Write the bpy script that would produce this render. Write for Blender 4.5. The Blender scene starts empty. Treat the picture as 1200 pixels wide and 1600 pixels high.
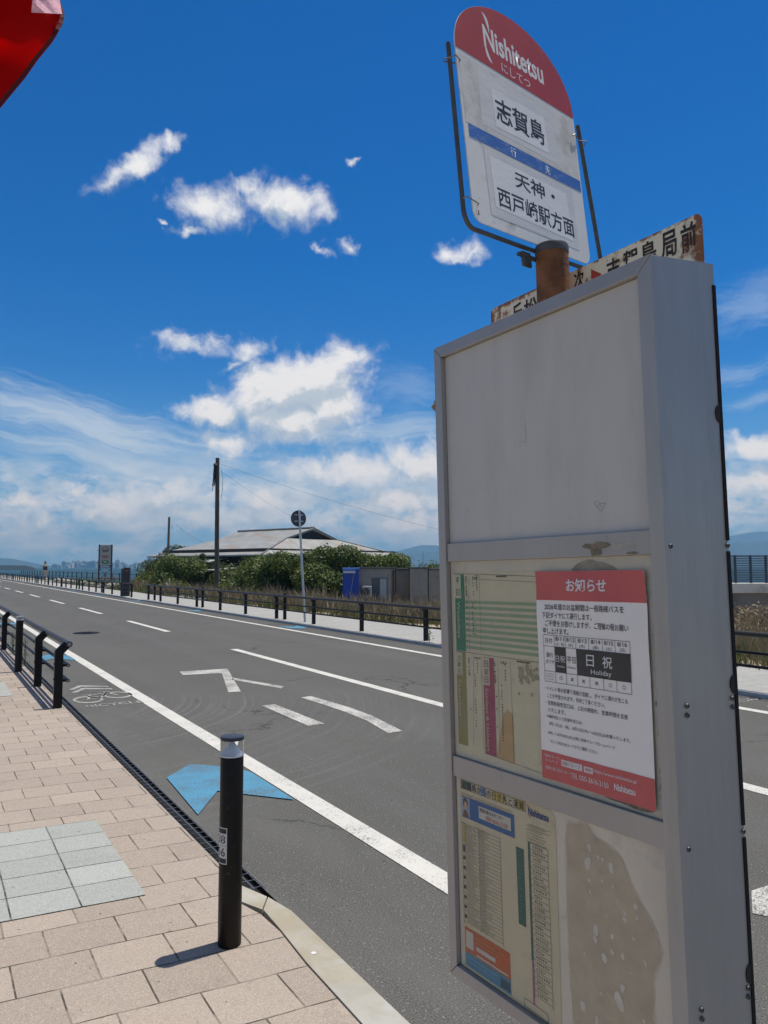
import bpy, bmesh, math, random
import numpy as np
from mathutils import Vector, Matrix, Euler, Quaternion
random.seed(7); rng = np.random.default_rng(7)
rad = math.radians
S = bpy.context.scene
COL = S.collection

# ------------------------------------------------------------------ camera
CAM_H = 1.6
FPX, HOR = 1200.0, 886.0                     # focal length and horizon row of the 1200x1600 photograph
PITCH = math.atan((HOR - 800) / FPX)
YAW = math.atan(712 / FPX)                   # road runs along +Y, camera looks to the right of it
FW = Vector((math.sin(YAW)*math.cos(PITCH), math.cos(YAW)*math.cos(PITCH), math.sin(PITCH)))
RT = Vector((math.cos(YAW), -math.sin(YAW), 0)); UP = RT.cross(FW)
cam = bpy.data.objects.new('camera', bpy.data.cameras.new('camera'))
COL.objects.link(cam); S.camera = cam
cam.matrix_world = Matrix(((RT.x, UP.x, -FW.x, 0), (RT.y, UP.y, -FW.y, 0), (RT.z, UP.z, -FW.z, CAM_H), (0, 0, 0, 1)))
cam.data.sensor_fit = 'AUTO'; cam.data.sensor_width = 36.0; cam.data.lens = FPX/1600*36
cam.data.clip_start = 0.05; cam.data.clip_end = 30000

def ray(px, py): return FW + RT*((px-600)/FPX) - UP*((py-800)/FPX)
def G(px, py, z=0.0):                         # sight line -> point on the level z
    d = ray(px, py); t = (z-CAM_H)/d.z; return Vector((d.x*t, d.y*t, z))
def at(px, k, z=0.0):                         # bearing of a column and metres ahead -> point
    lat = (px-600)/FPX*k
    return Vector((lat*math.cos(YAW)+k*math.sin(YAW), -lat*math.sin(YAW)+k*math.cos(YAW), z))
def zat(py, k): return CAM_H + (HOR-py)/FPX*k

# ------------------------------------------------------------------ sun, sky, exposure
SUN_EL, SUN_AZ = rad(73), rad(87.5)
S.view_settings.view_transform = 'Standard'; S.view_settings.look = 'None'
S.view_settings.exposure = 0.0; S.view_settings.gamma = 1.0
sd = bpy.data.lights.new('sun', 'SUN'); sd.energy = 4.35; sd.angle = rad(0.5); sd.color = (1, .955, .875)
so = bpy.data.objects.new('sun', sd); COL.objects.link(so)
sv = Vector((math.sin(SUN_AZ)*math.cos(SUN_EL), math.cos(SUN_AZ)*math.cos(SUN_EL), math.sin(SUN_EL)))
so.rotation_mode = 'QUATERNION'; so.rotation_quaternion = sv.to_track_quat('Z', 'Y'); so.location = (0, 0, 60)

class NT:                                     # tiny node helper
    def __init__(s, tree): s.t = tree; s.n = tree.nodes; s.l = tree.links
    def new(s, typ, **kw):
        n = s.n.new(typ)
        for k, v in kw.items(): setattr(n, k, v)
        return n
    def put(s, sock, v):
        if isinstance(v, bpy.types.NodeSocket): s.l.new(v, sock)
        elif v is not None:
            try: sock.default_value = v
            except Exception: sock.default_value = tuple(v)[:len(sock.default_value)]
    def math(s, op, a, b=None, c=None, clamp=False):
        n = s.new('ShaderNodeMath', operation=op, use_clamp=clamp)
        for i, v in enumerate((a, b, c)):
            if v is not None: s.put(n.inputs[i], v)
        return n.outputs[0]
    def vm(s, op, a, b=None, scale=None):
        n = s.new('ShaderNodeVectorMath', operation=op)
        s.put(n.inputs[0], a)
        if b is not None: s.put(n.inputs[1], b)
        if scale is not None: s.put(n.inputs['Scale'], scale)
        return n.outputs['Value'] if op in ('LENGTH', 'DISTANCE', 'DOT_PRODUCT') else n.outputs[0]
    def noise(s, vec, scale, detail=4, rough=.55, dist=0, out=0):
        n = s.new('ShaderNodeTexNoise'); s.put(n.inputs['Vector'], vec)
        for k, v in (('Scale', scale), ('Detail', detail), ('Roughness', rough), ('Distortion', dist)): n.inputs[k].default_value = v
        return n.outputs[1 if out=='Color' else 0]
    def mapr(s, v, a, b, c=0, d=1, smooth=False):
        n = s.new('ShaderNodeMapRange'); n.clamp = True
        if smooth: n.interpolation_type = 'SMOOTHSTEP'
        s.put(n.inputs[0], v)
        for i, x in zip((1, 2, 3, 4), (a, b, c, d)): s.put(n.inputs[i], x)
        return n.outputs[0]
    def mix(s, f, a, b, typ='MIX'):
        n = s.new('ShaderNodeMix', data_type='RGBA', blend_type=typ)
        s.put(n.inputs[0], f)
        for i, x in ((6, a), (7, b)):
            if not isinstance(x, bpy.types.NodeSocket) and len(x) == 3: x = (*x, 1)
            s.put(n.inputs[i], x)
        return n.outputs[2]

W = bpy.data.worlds.new('World'); S.world = W; W.use_nodes = True
W.node_tree.nodes.clear(); n = NT(W.node_tree)
sky = n.new('ShaderNodeTexSky', sky_type='NISHITA'); sky.sun_disc = False
sky.sun_elevation = SUN_EL; sky.sun_rotation = SUN_AZ
sky.air_density = 1.0; sky.dust_density = 0.0; sky.ozone_density = 2.6; sky.altitude = 0
SKY_STR = 0.10
def azel(px, py):
    d = ray(px, py).normalized(); return math.atan2(d.x, d.y), math.asin(d.z)
# node group: cumulus field (how deep inside a cloud a sky direction lies), direction-based
fg = bpy.data.node_groups.new('cumulus_field', 'ShaderNodeTree')
fg.interface.new_socket('v', in_out='INPUT', socket_type='NodeSocketVector')
fg.interface.new_socket('d', in_out='OUTPUT', socket_type='NodeSocketFloat')
f = NT(fg); gi = f.new('NodeGroupInput'); go = f.new('NodeGroupOutput')
w1 = f.vm('SUBTRACT', f.noise(gi.outputs[0], 13, 3, .5, out='Color'), (.5, .5, .5))
w2 = f.vm('SUBTRACT', f.noise(gi.outputs[0], 38, 7, .60, out='Color'), (.5, .5, .5))
vv = f.vm('ADD', f.vm('ADD', gi.outputs[0], f.vm('SCALE', w1, scale=.030)), f.vm('SCALE', w2, scale=.040))
BLOBS = [  # px, py, half width, half height, rotation (deg, + = rises to the right), weight
 (178,276,48,17,14,.6),(222,252,46,26,38,1),(262,228,26,20,20,.9),
 (330,322,62,30,-12,.8),(450,316,72,40,-10,1.15),(395,296,52,20,0,.6),(300,356,34,9,0,.65),(500,330,30,22,0,.6),
 (546,388,14,9,-20,.6),(506,384,14,7,-30,.5),(250,348,6,5,0,.7),(548,250,8,5,0,.6),
 (705,390,40,17,5,.85),(738,394,22,10,20,.5),
 (312,540,66,17,-6,.7),(395,546,36,20,15,.75),(365,572,26,8,25,.6),(262,530,24,10,-20,.5),
 (500,592,84,56,22,1.5),(425,615,100,54,18,1.5),(335,640,74,26,10,1.3),(520,635,62,56,0,1.5),(455,655,110,38,0,1.3),(535,565,40,30,0,1.2),(400,600,60,30,25,1.2),
 (350,690,54,25,-4,1.2),
 (560,742,140,42,0,1.1),(650,728,80,42,0,1.1),(505,735,70,32,0,1.0),(610,775,120,26,0,.8),
 (1185,700,74,26,0,1.2),(1200,752,80,26,4,1.15),(1150,790,80,16,0,.7),
 (115,766,20,10,0,.8),(30,786,52,12,0,.8),(180,795,80,26,0,.85),(60,810,60,20,0,.6),(250,775,70,24,0,.7),(400,780,80,26,0,.75),(330,810,120,24,0,.6),(640,815,90,26,0,.75)]
acc = None
for (px, py, a, b, r, wt) in BLOBS:
    c = azel(px, py); ca = azel(px+a*math.cos(rad(r)), py-a*math.sin(rad(r))); cb = azel(px-b*math.sin(rad(r)), py-b*math.cos(rad(r)))
    ax = Vector((ca[0]-c[0], ca[1]-c[1])); by = Vector((cb[0]-c[0], cb[1]-c[1]))
    m = n and f.new('ShaderNodeMapping', vector_type='TEXTURE')
    m.inputs['Location'].default_value = (c[0], c[1], 0); m.inputs['Rotation'].default_value = (0, 0, math.atan2(ax.y, ax.x))
    m.inputs['Scale'].default_value = (ax.length, by.length, 1); f.put(m.inputs['Vector'], vv)
    d = f.math('MULTIPLY', f.math('SUBTRACT', 1.0, f.vm('LENGTH', m.outputs[0])), wt)
    acc = d if acc is None else f.math('SMOOTH_MAX', acc, d, .12)
f.put(go.inputs[0], acc)
tc = n.new('ShaderNodeTexCoord'); sx = n.new('ShaderNodeSeparateXYZ'); n.put(sx.inputs[0], tc.outputs['Generated'])
cb_ = n.new('ShaderNodeCombineXYZ')
n.put(cb_.inputs[0], n.math('ARCTAN2', sx.outputs[0], sx.outputs[1])); EL = n.math('ARCSINE', sx.outputs[2]); n.put(cb_.inputs[1], EL)
V = cb_.outputs[0]
def field(v):
    g = n.new('ShaderNodeGroup', node_tree=fg); n.put(g.inputs[0], v); return g.outputs[0]
d0 = field(V); d1 = field(n.vm('ADD', V, (.006, .022, 0)))
fine = n.noise(V, 22, 7, .63, .5); fine2 = n.noise(V, 26, 6, .62)
dens = n.math('ADD', d0, n.math('MULTIPLY', n.math('SUBTRACT', fine, .50), 2.2))
cmask = n.mapr(dens, -.28, .95, 0, 1, True)
lit = n.math('ADD', .60, n.math('MULTIPLY', n.math('SUBTRACT', d0, d1), .95))
lit = n.math('ADD', lit, n.math('MULTIPLY', n.math('SUBTRACT', fine2, .5), 2.6))
thick = n.mapr(d0, .35, .95)
lit = n.math('SUBTRACT', lit, n.math('MULTIPLY', thick, .16), clamp=True)
ccol = n.mix(n.mapr(lit, .15, .80, 0, 1, True), (.58, .66, .74), (.98, .98, .985))
# cirrus streaks, left and right
def streak(px, py, a, b, r, k):
    c = azel(px, py); ca = azel(px+a*math.cos(rad(r)), py-a*math.sin(rad(r))); cb = azel(px-b*math.sin(rad(r)), py-b*math.cos(rad(r)))
    m = n.new('ShaderNodeMapping', vector_type='TEXTURE')
    m.inputs['Location'].default_value = (c[0], c[1], 0); m.inputs['Rotation'].default_value = (0, 0, math.atan2(ca[1]-c[1], ca[0]-c[0]))
    m.inputs['Scale'].default_value = (math.hypot(ca[0]-c[0], ca[1]-c[1]), math.hypot(cb[0]-c[0], cb[1]-c[1]), 1)
    n.put(m.inputs['Vector'], n.vm('ADD', V, n.vm('SCALE', n.vm('SUBTRACT', n.noise(V, 9, 4, .55, out='Color'), (.5, .5, .5)), scale=.05)))
    q = n.math('SUBTRACT', 1.0, n.vm('LENGTH', m.outputs[0]))
    st = n.noise(n.vm('MULTIPLY', m.outputs[0], (.9, 2.0, 1)), 2.2, 7, .62, .25)
    return n.math('MULTIPLY', n.mapr(n.math('ADD', q, n.math('MULTIPLY', n.math('SUBTRACT', st, .52), 1.6)), -.05, .95, 0, 1, True), k)
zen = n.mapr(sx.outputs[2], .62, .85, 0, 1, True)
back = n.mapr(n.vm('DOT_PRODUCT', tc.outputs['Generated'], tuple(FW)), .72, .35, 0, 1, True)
fill_veil = n.math('MULTIPLY', n.math('MAXIMUM', zen, n.math('MULTIPLY', back, n.mapr(sx.outputs[2], .42, .62, .12, 1, True))), n.mapr(n.noise(tc.outputs['Generated'], 3.2, 4, .6), .34, .62, .25, .85))  # unseen pale veil, added overhead and behind to whiten and brighten ambient light
ci = None
for a in [(150,668,300,58,-14,.80),(60,640,170,44,-8,.5),(190,725,320,42,-12,.68),(620,668,190,36,6,.55),(300,720,240,34,-6,.42),(20,735,140,22,0,.35),
          (1180,470,110,46,18,.30),(1150,580,90,22,14,.28),(1190,620,80,14,8,.3),(640,600,90,46,0,.22),(1190,440,70,30,24,.2)]:
    q = streak(*a); ci = q if ci is None else n.math('MAXIMUM', ci, q)
# pale broken layer low over the horizon
lay = n.noise(n.vm('ADD', n.vm('MULTIPLY', V, (1, 2.0, 1)), (.35, .1, 0)), 15, 10, .64)
band = n.math('MULTIPLY', n.mapr(EL, -.005, .03, .25, 1, True), n.mapr(EL, .085, .15, 1, 0, True))
low = n.math('MULTIPLY', n.mapr(lay, .37, .56, 0, 1, True), n.math('MULTIPLY', band, .92))
hs = n.new('ShaderNodeHueSaturation'); hs.inputs['Hue'].default_value = .505; hs.inputs['Saturation'].default_value = 1.22; hs.inputs['Value'].default_value = 1.0
n.put(hs.inputs['Color'], n.mix(n.mapr(EL, .0, .25, .88, 0, True), n.mix(1.0, sky.outputs[0], (.53, .745, .99), 'MULTIPLY'), (2.5, 4.5, 6.9)))
bg = n.new('ShaderNodeBackground'); n.put(bg.inputs[0], hs.outputs[0]); bg.inputs[1].default_value = SKY_STR
def layer(prev, fac, col, s=.92):
    b = n.new('ShaderNodeBackground'); n.put(b.inputs[0], col if isinstance(col, bpy.types.NodeSocket) else (*col, 1)); b.inputs[1].default_value = s
    m = n.new('ShaderNodeMixShader'); n.put(m.inputs[0], fac); n.l.new(prev, m.inputs[1]); n.l.new(b.outputs[0], m.inputs[2]); return m.outputs[0]
sh = layer(bg.outputs[0], fill_veil, (.74, .73, .70), .40)
sh = layer(sh, ci, (.66, .77, .88))
sh = layer(sh, low, n.mix(n.mapr(n.noise(n.vm('ADD', n.vm('MULTIPLY', V, (1, 1.7, 1)), (.2, .31, 0)), 22, 9, .66), .40, .66), (.50, .64, .79), (.92, .96, 1.0)))
sh = layer(sh, n.math('MULTIPLY', cmask, n.mapr(EL, .01, .05, .35, 1)), ccol)
W.cycles.sampling_method = 'MANUAL'; W.cycles.sample_map_resolution = 512
wo = n.new('ShaderNodeOutputWorld'); n.l.new(sh, wo.inputs[0])

# ------------------------------------------------------------------ object helpers
def tag(o, label=None, cat=None, group=None, kind=None):
    for k, v in (('label', label), ('category', cat), ('group', group), ('kind', kind)):
        if v: o[k] = v
    return o
def empty(name, loc=(0, 0, 0), rot=(0, 0, 0), **kw):
    o = bpy.data.objects.new(name, None); COL.objects.link(o); o.location = loc; o.rotation_euler = rot; o.empty_display_size = .2
    return tag(o, **kw)
def link(name, me, parent=None, loc=None, rot=None, **kw):
    o = bpy.data.objects.new(name, me); COL.objects.link(o)
    if parent: o.parent = parent
    if loc is not None: o.location = loc
    if rot is not None: o.rotation_euler = rot
    return tag(o, **kw)
class MB:
    def __init__(s): s.b = bmesh.new()
    def box(s, a, b, bev=0, mtx=None):
        a, b = Vector(a), Vector(b); c = (a+b)/2; d = b-a
        r = bmesh.ops.create_cube(s.b, size=1, matrix=Matrix.Translation(c) @ Matrix.Diagonal((abs(d.x), abs(d.y), abs(d.z), 1)))
        if bev:
            es = list({e for v in r['verts'] for e in v.link_edges})
            r2 = bmesh.ops.bevel(s.b, geom=es, offset=bev, segments=2, profile=.5, affect='EDGES', clamp_overlap=True)
            vs = list({v for f_ in r2['faces'] for v in f_.verts})
        else: vs = r['verts']
        if mtx is not None: bmesh.ops.transform(s.b, matrix=mtx, verts=vs)
        return s
    def tube(s, pts, r, seg=10, cap=True, r2=None):
        pts = [Vector(p) for p in pts]; rings = []; N = len(pts); prev = None
        for i, p in enumerate(pts):
            t = (pts[min(i+1, N-1)]-pts[max(i-1, 0)]).normalized()
            if prev is None: u = t.orthogonal().normalized()
            else: u = (prev-t*prev.dot(t)).normalized()
            prev = u; w = t.cross(u); rr = r if r2 is None else r+(r2-r)*i/(N-1)
            rings.append([s.b.verts.new(p+(u*math.cos(q)+w*math.sin(q))*rr) for q in [2*math.pi*j/seg for j in range(seg)]])
        for A, B in zip(rings, rings[1:]):
            for j in range(seg): s.b.faces.new((A[j], A[(j+1) % seg], B[(j+1) % seg], B[j]))
        if cap: s.b.faces.new(rings[0][::-1]); s.b.faces.new(rings[-1])
        return s
    def lathe(s, prof, seg=32, c=(0, 0, 0), cap=True):
        c = Vector(c)
        rings = [[s.b.verts.new(c+Vector((r*math.cos(2*math.pi*j/seg), r*math.sin(2*math.pi*j/seg), z))) for j in range(seg)] for r, z in prof]
        for A, B in zip(rings, rings[1:]):
            for j in range(seg): s.b.faces.new((A[j], A[(j+1) % seg], B[(j+1) % seg], B[j]))
        if cap: s.b.faces.new(rings[0][::-1]); s.b.faces.new(rings[-1])
        return s
    def poly(s, pts): s.b.faces.new([s.b.verts.new(Vector(p)) for p in pts]); return s
    def prism(s, pts, d):                        # polygon extruded along vector d
        d = Vector(d); A = [s.b.verts.new(Vector(p)) for p in pts]; B = [s.b.verts.new(Vector(p)+d) for p in pts]; k = len(A)
        s.b.faces.new(A[::-1]); s.b.faces.new(B)
        for i in range(k): s.b.faces.new((A[i], A[(i+1) % k], B[(i+1) % k], B[i]))
        return s
    def ico(s, c, r, sub=2, jit=0, sc=(1, 1, 1)):
        q = bmesh.ops.create_icosphere(s.b, subdivisions=sub, radius=r)
        for v in q['verts']:
            v.co = Vector((v.co.x*sc[0], v.co.y*sc[1], v.co.z*sc[2]))*(1+random.uniform(-jit, jit)) + Vector(c)
        return s
    def mesh(s, name, m, smooth=False, fix=True):
        if fix: bmesh.ops.recalc_face_normals(s.b, faces=s.b.faces)
        me = bpy.data.meshes.new(name); s.b.to_mesh(me); s.b.free()
        if m: me.materials.append(m)
        if smooth:
            for p in me.polygons: p.use_smooth = True
            try: me.set_sharp_from_angle(angle=rad(40))
            except Exception: pass
        return me
    def build(s, name, m, parent=None, smooth=False, loc=None, rot=None, fix=True, **kw):
        return link(name, s.mesh(name, m, smooth, fix), parent, loc, rot, **kw)
def npmesh(name, verts, faces, m):
    me = bpy.data.meshes.new(name); me.from_pydata(verts, [], faces); me.materials.append(m); me.update(); return me

# ------------------------------------------------------------------ materials
MATS = {}
def mat(name, col, rough=.6, metal=0., var=.0, vscale=8., bump=0., bscale=60., dirt=None, dscale=3., damt=(.55, .75), spec=.5, coord='Object', stretch=None):
    if name in MATS: return MATS[name]
    m = bpy.data.materials.new(name); m.use_nodes = True; q = NT(m.node_tree); b = q.n['Principled BSDF']
    b.inputs['Roughness'].default_value = rough; b.inputs['Metallic'].default_value = metal; b.inputs['Specular IOR Level'].default_value = spec
    t = q.new('ShaderNodeTexCoord').outputs[coord]
    if stretch: t = q.vm('MULTIPLY', t, stretch)
    c = (*col, 1)
    if var:
        k = q.noise(t, vscale, 6, .6)
        c = q.mix(q.mapr(k, .3, .7), tuple(x*(1-var) for x in col), tuple(min(1, x*(1+var)) for x in col))
    if dirt:
        k = q.mapr(q.noise(t, dscale, 8, .68), damt[0], damt[1]); c = q.mix(k, c if isinstance(c, bpy.types.NodeSocket) else col, dirt)
    q.put(b.inputs['Base Color'], c)
    if bump:
        bn = q.new('ShaderNodeBump'); bn.inputs['Strength'].default_value = bump; bn.inputs['Distance'].default_value = .01
        q.put(bn.inputs['Height'], q.noise(t, bscale, 5, .6)); q.put(b.inputs['Normal'], bn.outputs[0])
    MATS[name] = m; return m
def custom(name):
    m = bpy.data.materials.new(name); m.use_nodes = True; q = NT(m.node_tree); MATS[name] = m
    return m, q, q.n['Principled BSDF']

# asphalt
m, q, b = custom('asphalt')
P = q.new('ShaderNodeNewGeometry').outputs['Position']
big = q.noise(P, .35, 5, .6); strk = q.noise(q.vm('MULTIPLY', P, (1, .08, 1)), 1.3, 5, .6); grit = q.noise(P, 130, 4, .75); pebb = q.new('ShaderNodeTexVoronoi'); q.put(pebb.inputs['Vector'], P); pebb.inputs['Scale'].default_value = 95
c = q.mix(q.mapr(big, .35, .65), (.070, .068, .061), (.090, .087, .076))
c = q.mix(q.mapr(strk, .35, .7, 0, .5), c, (.070, .069, .066))
c = q.mix(q.mapr(grit, .45, .72, 0, .9), c, (.235, .225, .20)); c = q.mix(q.mapr(grit, .34, .48, .9, 0), c, (.018, .018, .018))
pc = q.new('ShaderNodeSeparateColor'); q.put(pc.inputs[0], pebb.outputs['Color'])
c = q.mix(q.math('MULTIPLY', q.math('GREATER_THAN', pc.outputs[0], .92), q.mapr(pebb.outputs['Distance'], .2, .45, .7, 0)), c, (.36, .35, .32))
sepw = q.new('ShaderNodeSeparateXYZ'); q.put(sepw.inputs[0], P)
for xw in (2.95, 4.45, 5.85, 7.3):
    wt = q.mapr(q.math('ABSOLUTE', q.math('SUBTRACT', q.math('ADD', sepw.outputs[0], q.math('MULTIPLY', q.math('SUBTRACT', q.noise(q.vm('MULTIPLY', P, (1, .1, 1)), .8, 2), .5), .5)), xw)), .08, .42, .5, 0, True)
    c = q.mix(q.math('MULTIPLY', wt, q.mapr(strk, .35, .65)), c, (.125, .122, .115))
oil = q.mapr(q.noise(P, 1.7, 6, .7), .66, .76, 0, .5); c = q.mix(oil, c, (.035, .035, .034))
vc = q.new('ShaderNodeTexVoronoi', feature='DISTANCE_TO_EDGE'); q.put(vc.inputs['Vector'], q.vm('ADD', P, q.vm('SCALE', q.noise(P, 2.5, 4, .6, out='Color'), scale=.5))); vc.inputs['Scale'].default_value = .35
crk = q.math('MULTIPLY', q.mapr(vc.outputs['Distance'], .002, .006, .7, 0), q.mapr(q.noise(P, .5, 3), .50, .58)); c = q.mix(crk, c, (.02, .02, .02))
# scuffed turning tracks, pale dust, along arcs round the side-road mouth
for (cx, cy, r0, r1, amt) in ((.5, 10.0, 1.2, 3.4, .8), (.56, 9.97, 3.0, 5.4, .35)):
    dist = q.vm('DISTANCE', P, (cx, cy, 0))
    rings = q.math('ADD', q.math('MULTIPLY', dist, 11.0), q.math('MULTIPLY', q.noise(P, .6, 2), 2.0))
    rn = q.noise(q.new('ShaderNodeCombineXYZ').outputs[0], 1, 0)
    cmb = q.new('ShaderNodeCombineXYZ'); q.put(cmb.inputs[0], rings)
    rn = q.noise(cmb.outputs[0], 1.0, 4, .7)
    sep = q.new('ShaderNodeSeparateXYZ'); q.put(sep.inputs[0], P)
    msk = q.math('MULTIPLY', q.mapr(dist, r0, r0+.7, 0, 1, True), q.mapr(dist, r1-.5, r1, 1, 0, True))
    msk = q.math('MULTIPLY', msk, q.mapr(sep.outputs[1], cy-1.4, cy+.4, 1, .0, True))
    msk = q.math('MULTIPLY', msk, q.mapr(q.noise(P, .9, 4), .30, .55))
    c = q.mix(q.math('MULTIPLY', msk, q.mapr(rn, .50, .68, 0, amt)), c, (.22, .22, .21))
sep = q.new('ShaderNodeSeparateXYZ'); q.put(sep.inputs[0], P)          # dust washed into the gutter lane
gut = q.math('MULTIPLY', q.mapr(sep.outputs[0], 1.4, 3.0, .65, 0), q.mapr(q.noise(q.vm('MULTIPLY', P, (1.5, .4, 1)), 1.6, 6, .65), .35, .7))
c = q.mix(gut, c, (.150, .147, .135))
q.put(b.inputs['Base Color'], c); b.inputs['Roughness'].default_value = .82; b.inputs['Specular IOR Level'].default_value = .3
bn = q.new('ShaderNodeBump'); bn.inputs['Strength'].default_value = .5; bn.inputs['Distance'].default_value = .004; q.put(bn.inputs['Height'], grit); q.put(b.inputs['Normal'], bn.outputs[0])
ASPH = m

# pavers (pink), skewed running bond 0.297 x 0.265 m
def paver_mat(name, bw, bh, ox, oy, offs, cols, joint, speck, mortar=.006, bond=True):
    m, q, b = custom(name)
    P = q.new('ShaderNodeNewGeometry').outputs['Position']
    s = q.new('ShaderNodeSeparateXYZ'); q.put(s.inputs[0], P)
    cm = q.new('ShaderNodeCombineXYZ')
    wob = q.math('MULTIPLY', q.math('SUBTRACT', q.noise(P, 2.2, 2), .5), .02)
    q.put(cm.inputs[0], q.math('ADD', q.math('SUBTRACT', s.outputs[0], ox), q.math('MULTIPLY', wob, .4)))
    q.put(cm.inputs[1], q.math('ADD', q.math('SUBTRACT', q.math('ADD', s.outputs[1], q.math('MULTIPLY', s.outputs[0], .06)), oy), wob))
    br = q.new('ShaderNodeTexBrick', offset=offs if bond else 0.0, offset_frequency=2, squash=1.0, squash_frequency=2)
    q.put(br.inputs['Vector'], cm.outputs[0])
    for k, v in (('Scale', 1.0), ('Mortar Size', mortar), ('Mortar Smooth', .15), ('Bias', 0.0), ('Brick Width', bw), ('Row Height', bh)): br.inputs[k].default_value = v
    br.inputs['Color1'].default_value = (0, 0, 0, 1); br.inputs['Color2'].default_value = (1, 1, 1, 1); br.inputs['Mortar'].default_value = (.5, .5, .5, 1)
    c = q.mix(br.outputs['Color'], cols[0], cols[1])
    c = q.mix(q.mapr(q.noise(P, 1.1, 6, .65), .35, .7, 0, .55), c, cols[2])
    g = q.noise(P, 210, 3, .75); c = q.mix(q.mapr(g, .54, .68, 0, .85), c, speck); c = q.mix(q.mapr(g, .34, .45, .55, 0), c, tuple(x*.45 for x in cols[0]))
    c = q.mix(q.mapr(q.noise(P, 5, 7, .7), .58, .76, 0, .4), c, tuple(x*.55 for x in cols[0]))
    c = q.mix(q.mapr(q.noise(P, 1.9, 7, .72), .60, .74, 0, .45), c, tuple(min(1, x*1.35) for x in cols[1]))
    c = q.mix(q.mapr(q.noise(P, 26, 3, .6), .70, .74, 0, .7), c, (.06, .05, .045))
    jc = q.mix(q.mapr(q.noise(P, 7, 3), .45, .6), joint, tuple(min(1, x*3.2) for x in joint))
    c = q.mix(br.outputs['Fac'], c, jc)
    q.put(b.inputs['Base Color'], c); b.inputs['Roughness'].default_value = .85; b.inputs['Specular IOR Level'].default_value = .25
    h = q.math('ADD', q.math('MULTIPLY', br.outputs['Fac'], -1.0), q.math('MULTIPLY', g, .12))
    bn = q.new('ShaderNodeBump'); bn.inputs['Strength'].default_value = .7; bn.inputs['Distance'].default_value = .008; q.put(bn.inputs['Height'], h); q.put(b.inputs['Normal'], bn.outputs[0])
    return m
PAV = paver_mat('pink_paver', .2965, .268, .338-.2965*20+.0, 3.478+.02-.268*40, .5, ((.330, .268, .222), (.425, .350, .290), (.385, .325, .268)), (.085, .072, .056), (.62, .55, .44), mortar=.0038)
GRAN = paver_mat('pale_granite', .2965, .2568, .677-.2965*20, 3.93-.2568*40, 0, ((.32, .335, .305), (.41, .42, .385), (.37, .375, .345)), (.06, .06, .055), (.66, .68, .64), mortar=.0042, bond=False)
FARPAV = paver_mat('grey_paver', .6, .3, 0, 0, .5, ((.34, .335, .31), (.39, .385, .36), (.36, .355, .33)), (.16, .16, .155), (.6, .6, .6), mortar=.004)

def paint(name, col, wear):
    m, q, b = custom(name); P = q.new('ShaderNodeNewGeometry').outputs['Position']
    k = q.noise(P, 90, 5, .7); k2 = q.noise(P, 3, 5, .65)
    c = q.mix(q.mapr(k2, .35, .7, 0, .5), col, tuple(x*.8 for x in col))
    c = q.mix(q.mapr(q.math('ADD', k, q.math('MULTIPLY', k2, .35)), wear, wear+.1), c, (.12, .12, .12))
    q.put(b.inputs['Base Color'], c); b.inputs['Roughness'].default_value = .7; b.inputs['Specular IOR Level'].default_value = .3
    bn = q.new('ShaderNodeBump'); bn.inputs['Strength'].default_value = .3; bn.inputs['Distance'].default_value = .004; q.put(bn.inputs['Height'], k); q.put(b.inputs['Normal'], bn.outputs[0])
    return m
WHITE_LINE = paint('white_road_paint', (.66, .64, .585), .74)
WORN_LINE = paint('worn_road_paint', (.58, .56, .51), .66)
BIKE_LINE = paint('faded_bike_paint', (.48, .47, .43), .65)
BLUE_LINE = paint('blue_road_paint', (.085, .285, .44), .68)
KERB = mat('kerb_concrete', (.44, .425, .375), .85, var=.14, vscale=3.5, bump=.4, bscale=120, dirt=(.36, .31, .21), dscale=1.6, damt=(.42, .62))
BLACK = mat('black_coated_steel', (.009, .008, .0075), .45, var=.15, vscale=20, spec=.22)
BOLM = mat('black_bollard_coating', (.008, .0065, .0055), .42, var=.2, vscale=30, spec=.22, dirt=(.07, .065, .058), dscale=30, damt=(.62, .74))
BLACK2 = mat('black_void', (.004, .004, .004), .9)
GALV = mat('galvanised_steel', (.50, .52, .53), .45, .6, var=.15, vscale=12)
GRATE = mat('grate_steel', (.30, .32, .35), .5, .6, var=.2, vscale=9)
SIGNBACK = mat('sign_back_grey', (.075, .085, .095), .5, .2, var=.15, vscale=5)
SOIL = mat('sandy_soil', (.42, .36, .26), .95, var=.35, vscale=.9, bump=.6, bscale=6, dirt=(.12, .11, .06), dscale=.5, damt=(.45, .62))

# ------------------------------------------------------------------ ground, sea, roads
def sheet(name, pts, m, z=None, **kw):
    mb = MB(); mb.poly([(p[0], p[1], z if z is not None else p[2]) for p in pts]); o = mb.build(name, m, fix=False, **kw)
    if o.data.polygons[0].normal.z < 0: o.data.flip_normals()
    return o
m, q, b = custom('sea_water'); P = q.new('ShaderNodeNewGeometry').outputs['Position']
b.inputs['Base Color'].default_value = (.022, .060, .070, 1); b.inputs['Specular IOR Level'].default_value = .22; b.inputs['Roughness'].default_value = .45; b.inputs['IOR'].default_value = 1.33
bn = q.new('ShaderNodeBump'); bn.inputs['Strength'].default_value = 1; bn.inputs['Distance'].default_value = .6; q.put(bn.inputs['Height'], q.noise(P, .5, 5, .6)); q.put(b.inputs['Normal'], bn.outputs[0])
SEA = m
sheet('sea', [(-1300, -1300), (8800, -1300), (8800, 8800), (-1300, 8800)], SEA, -1.8, kind='structure')
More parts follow.
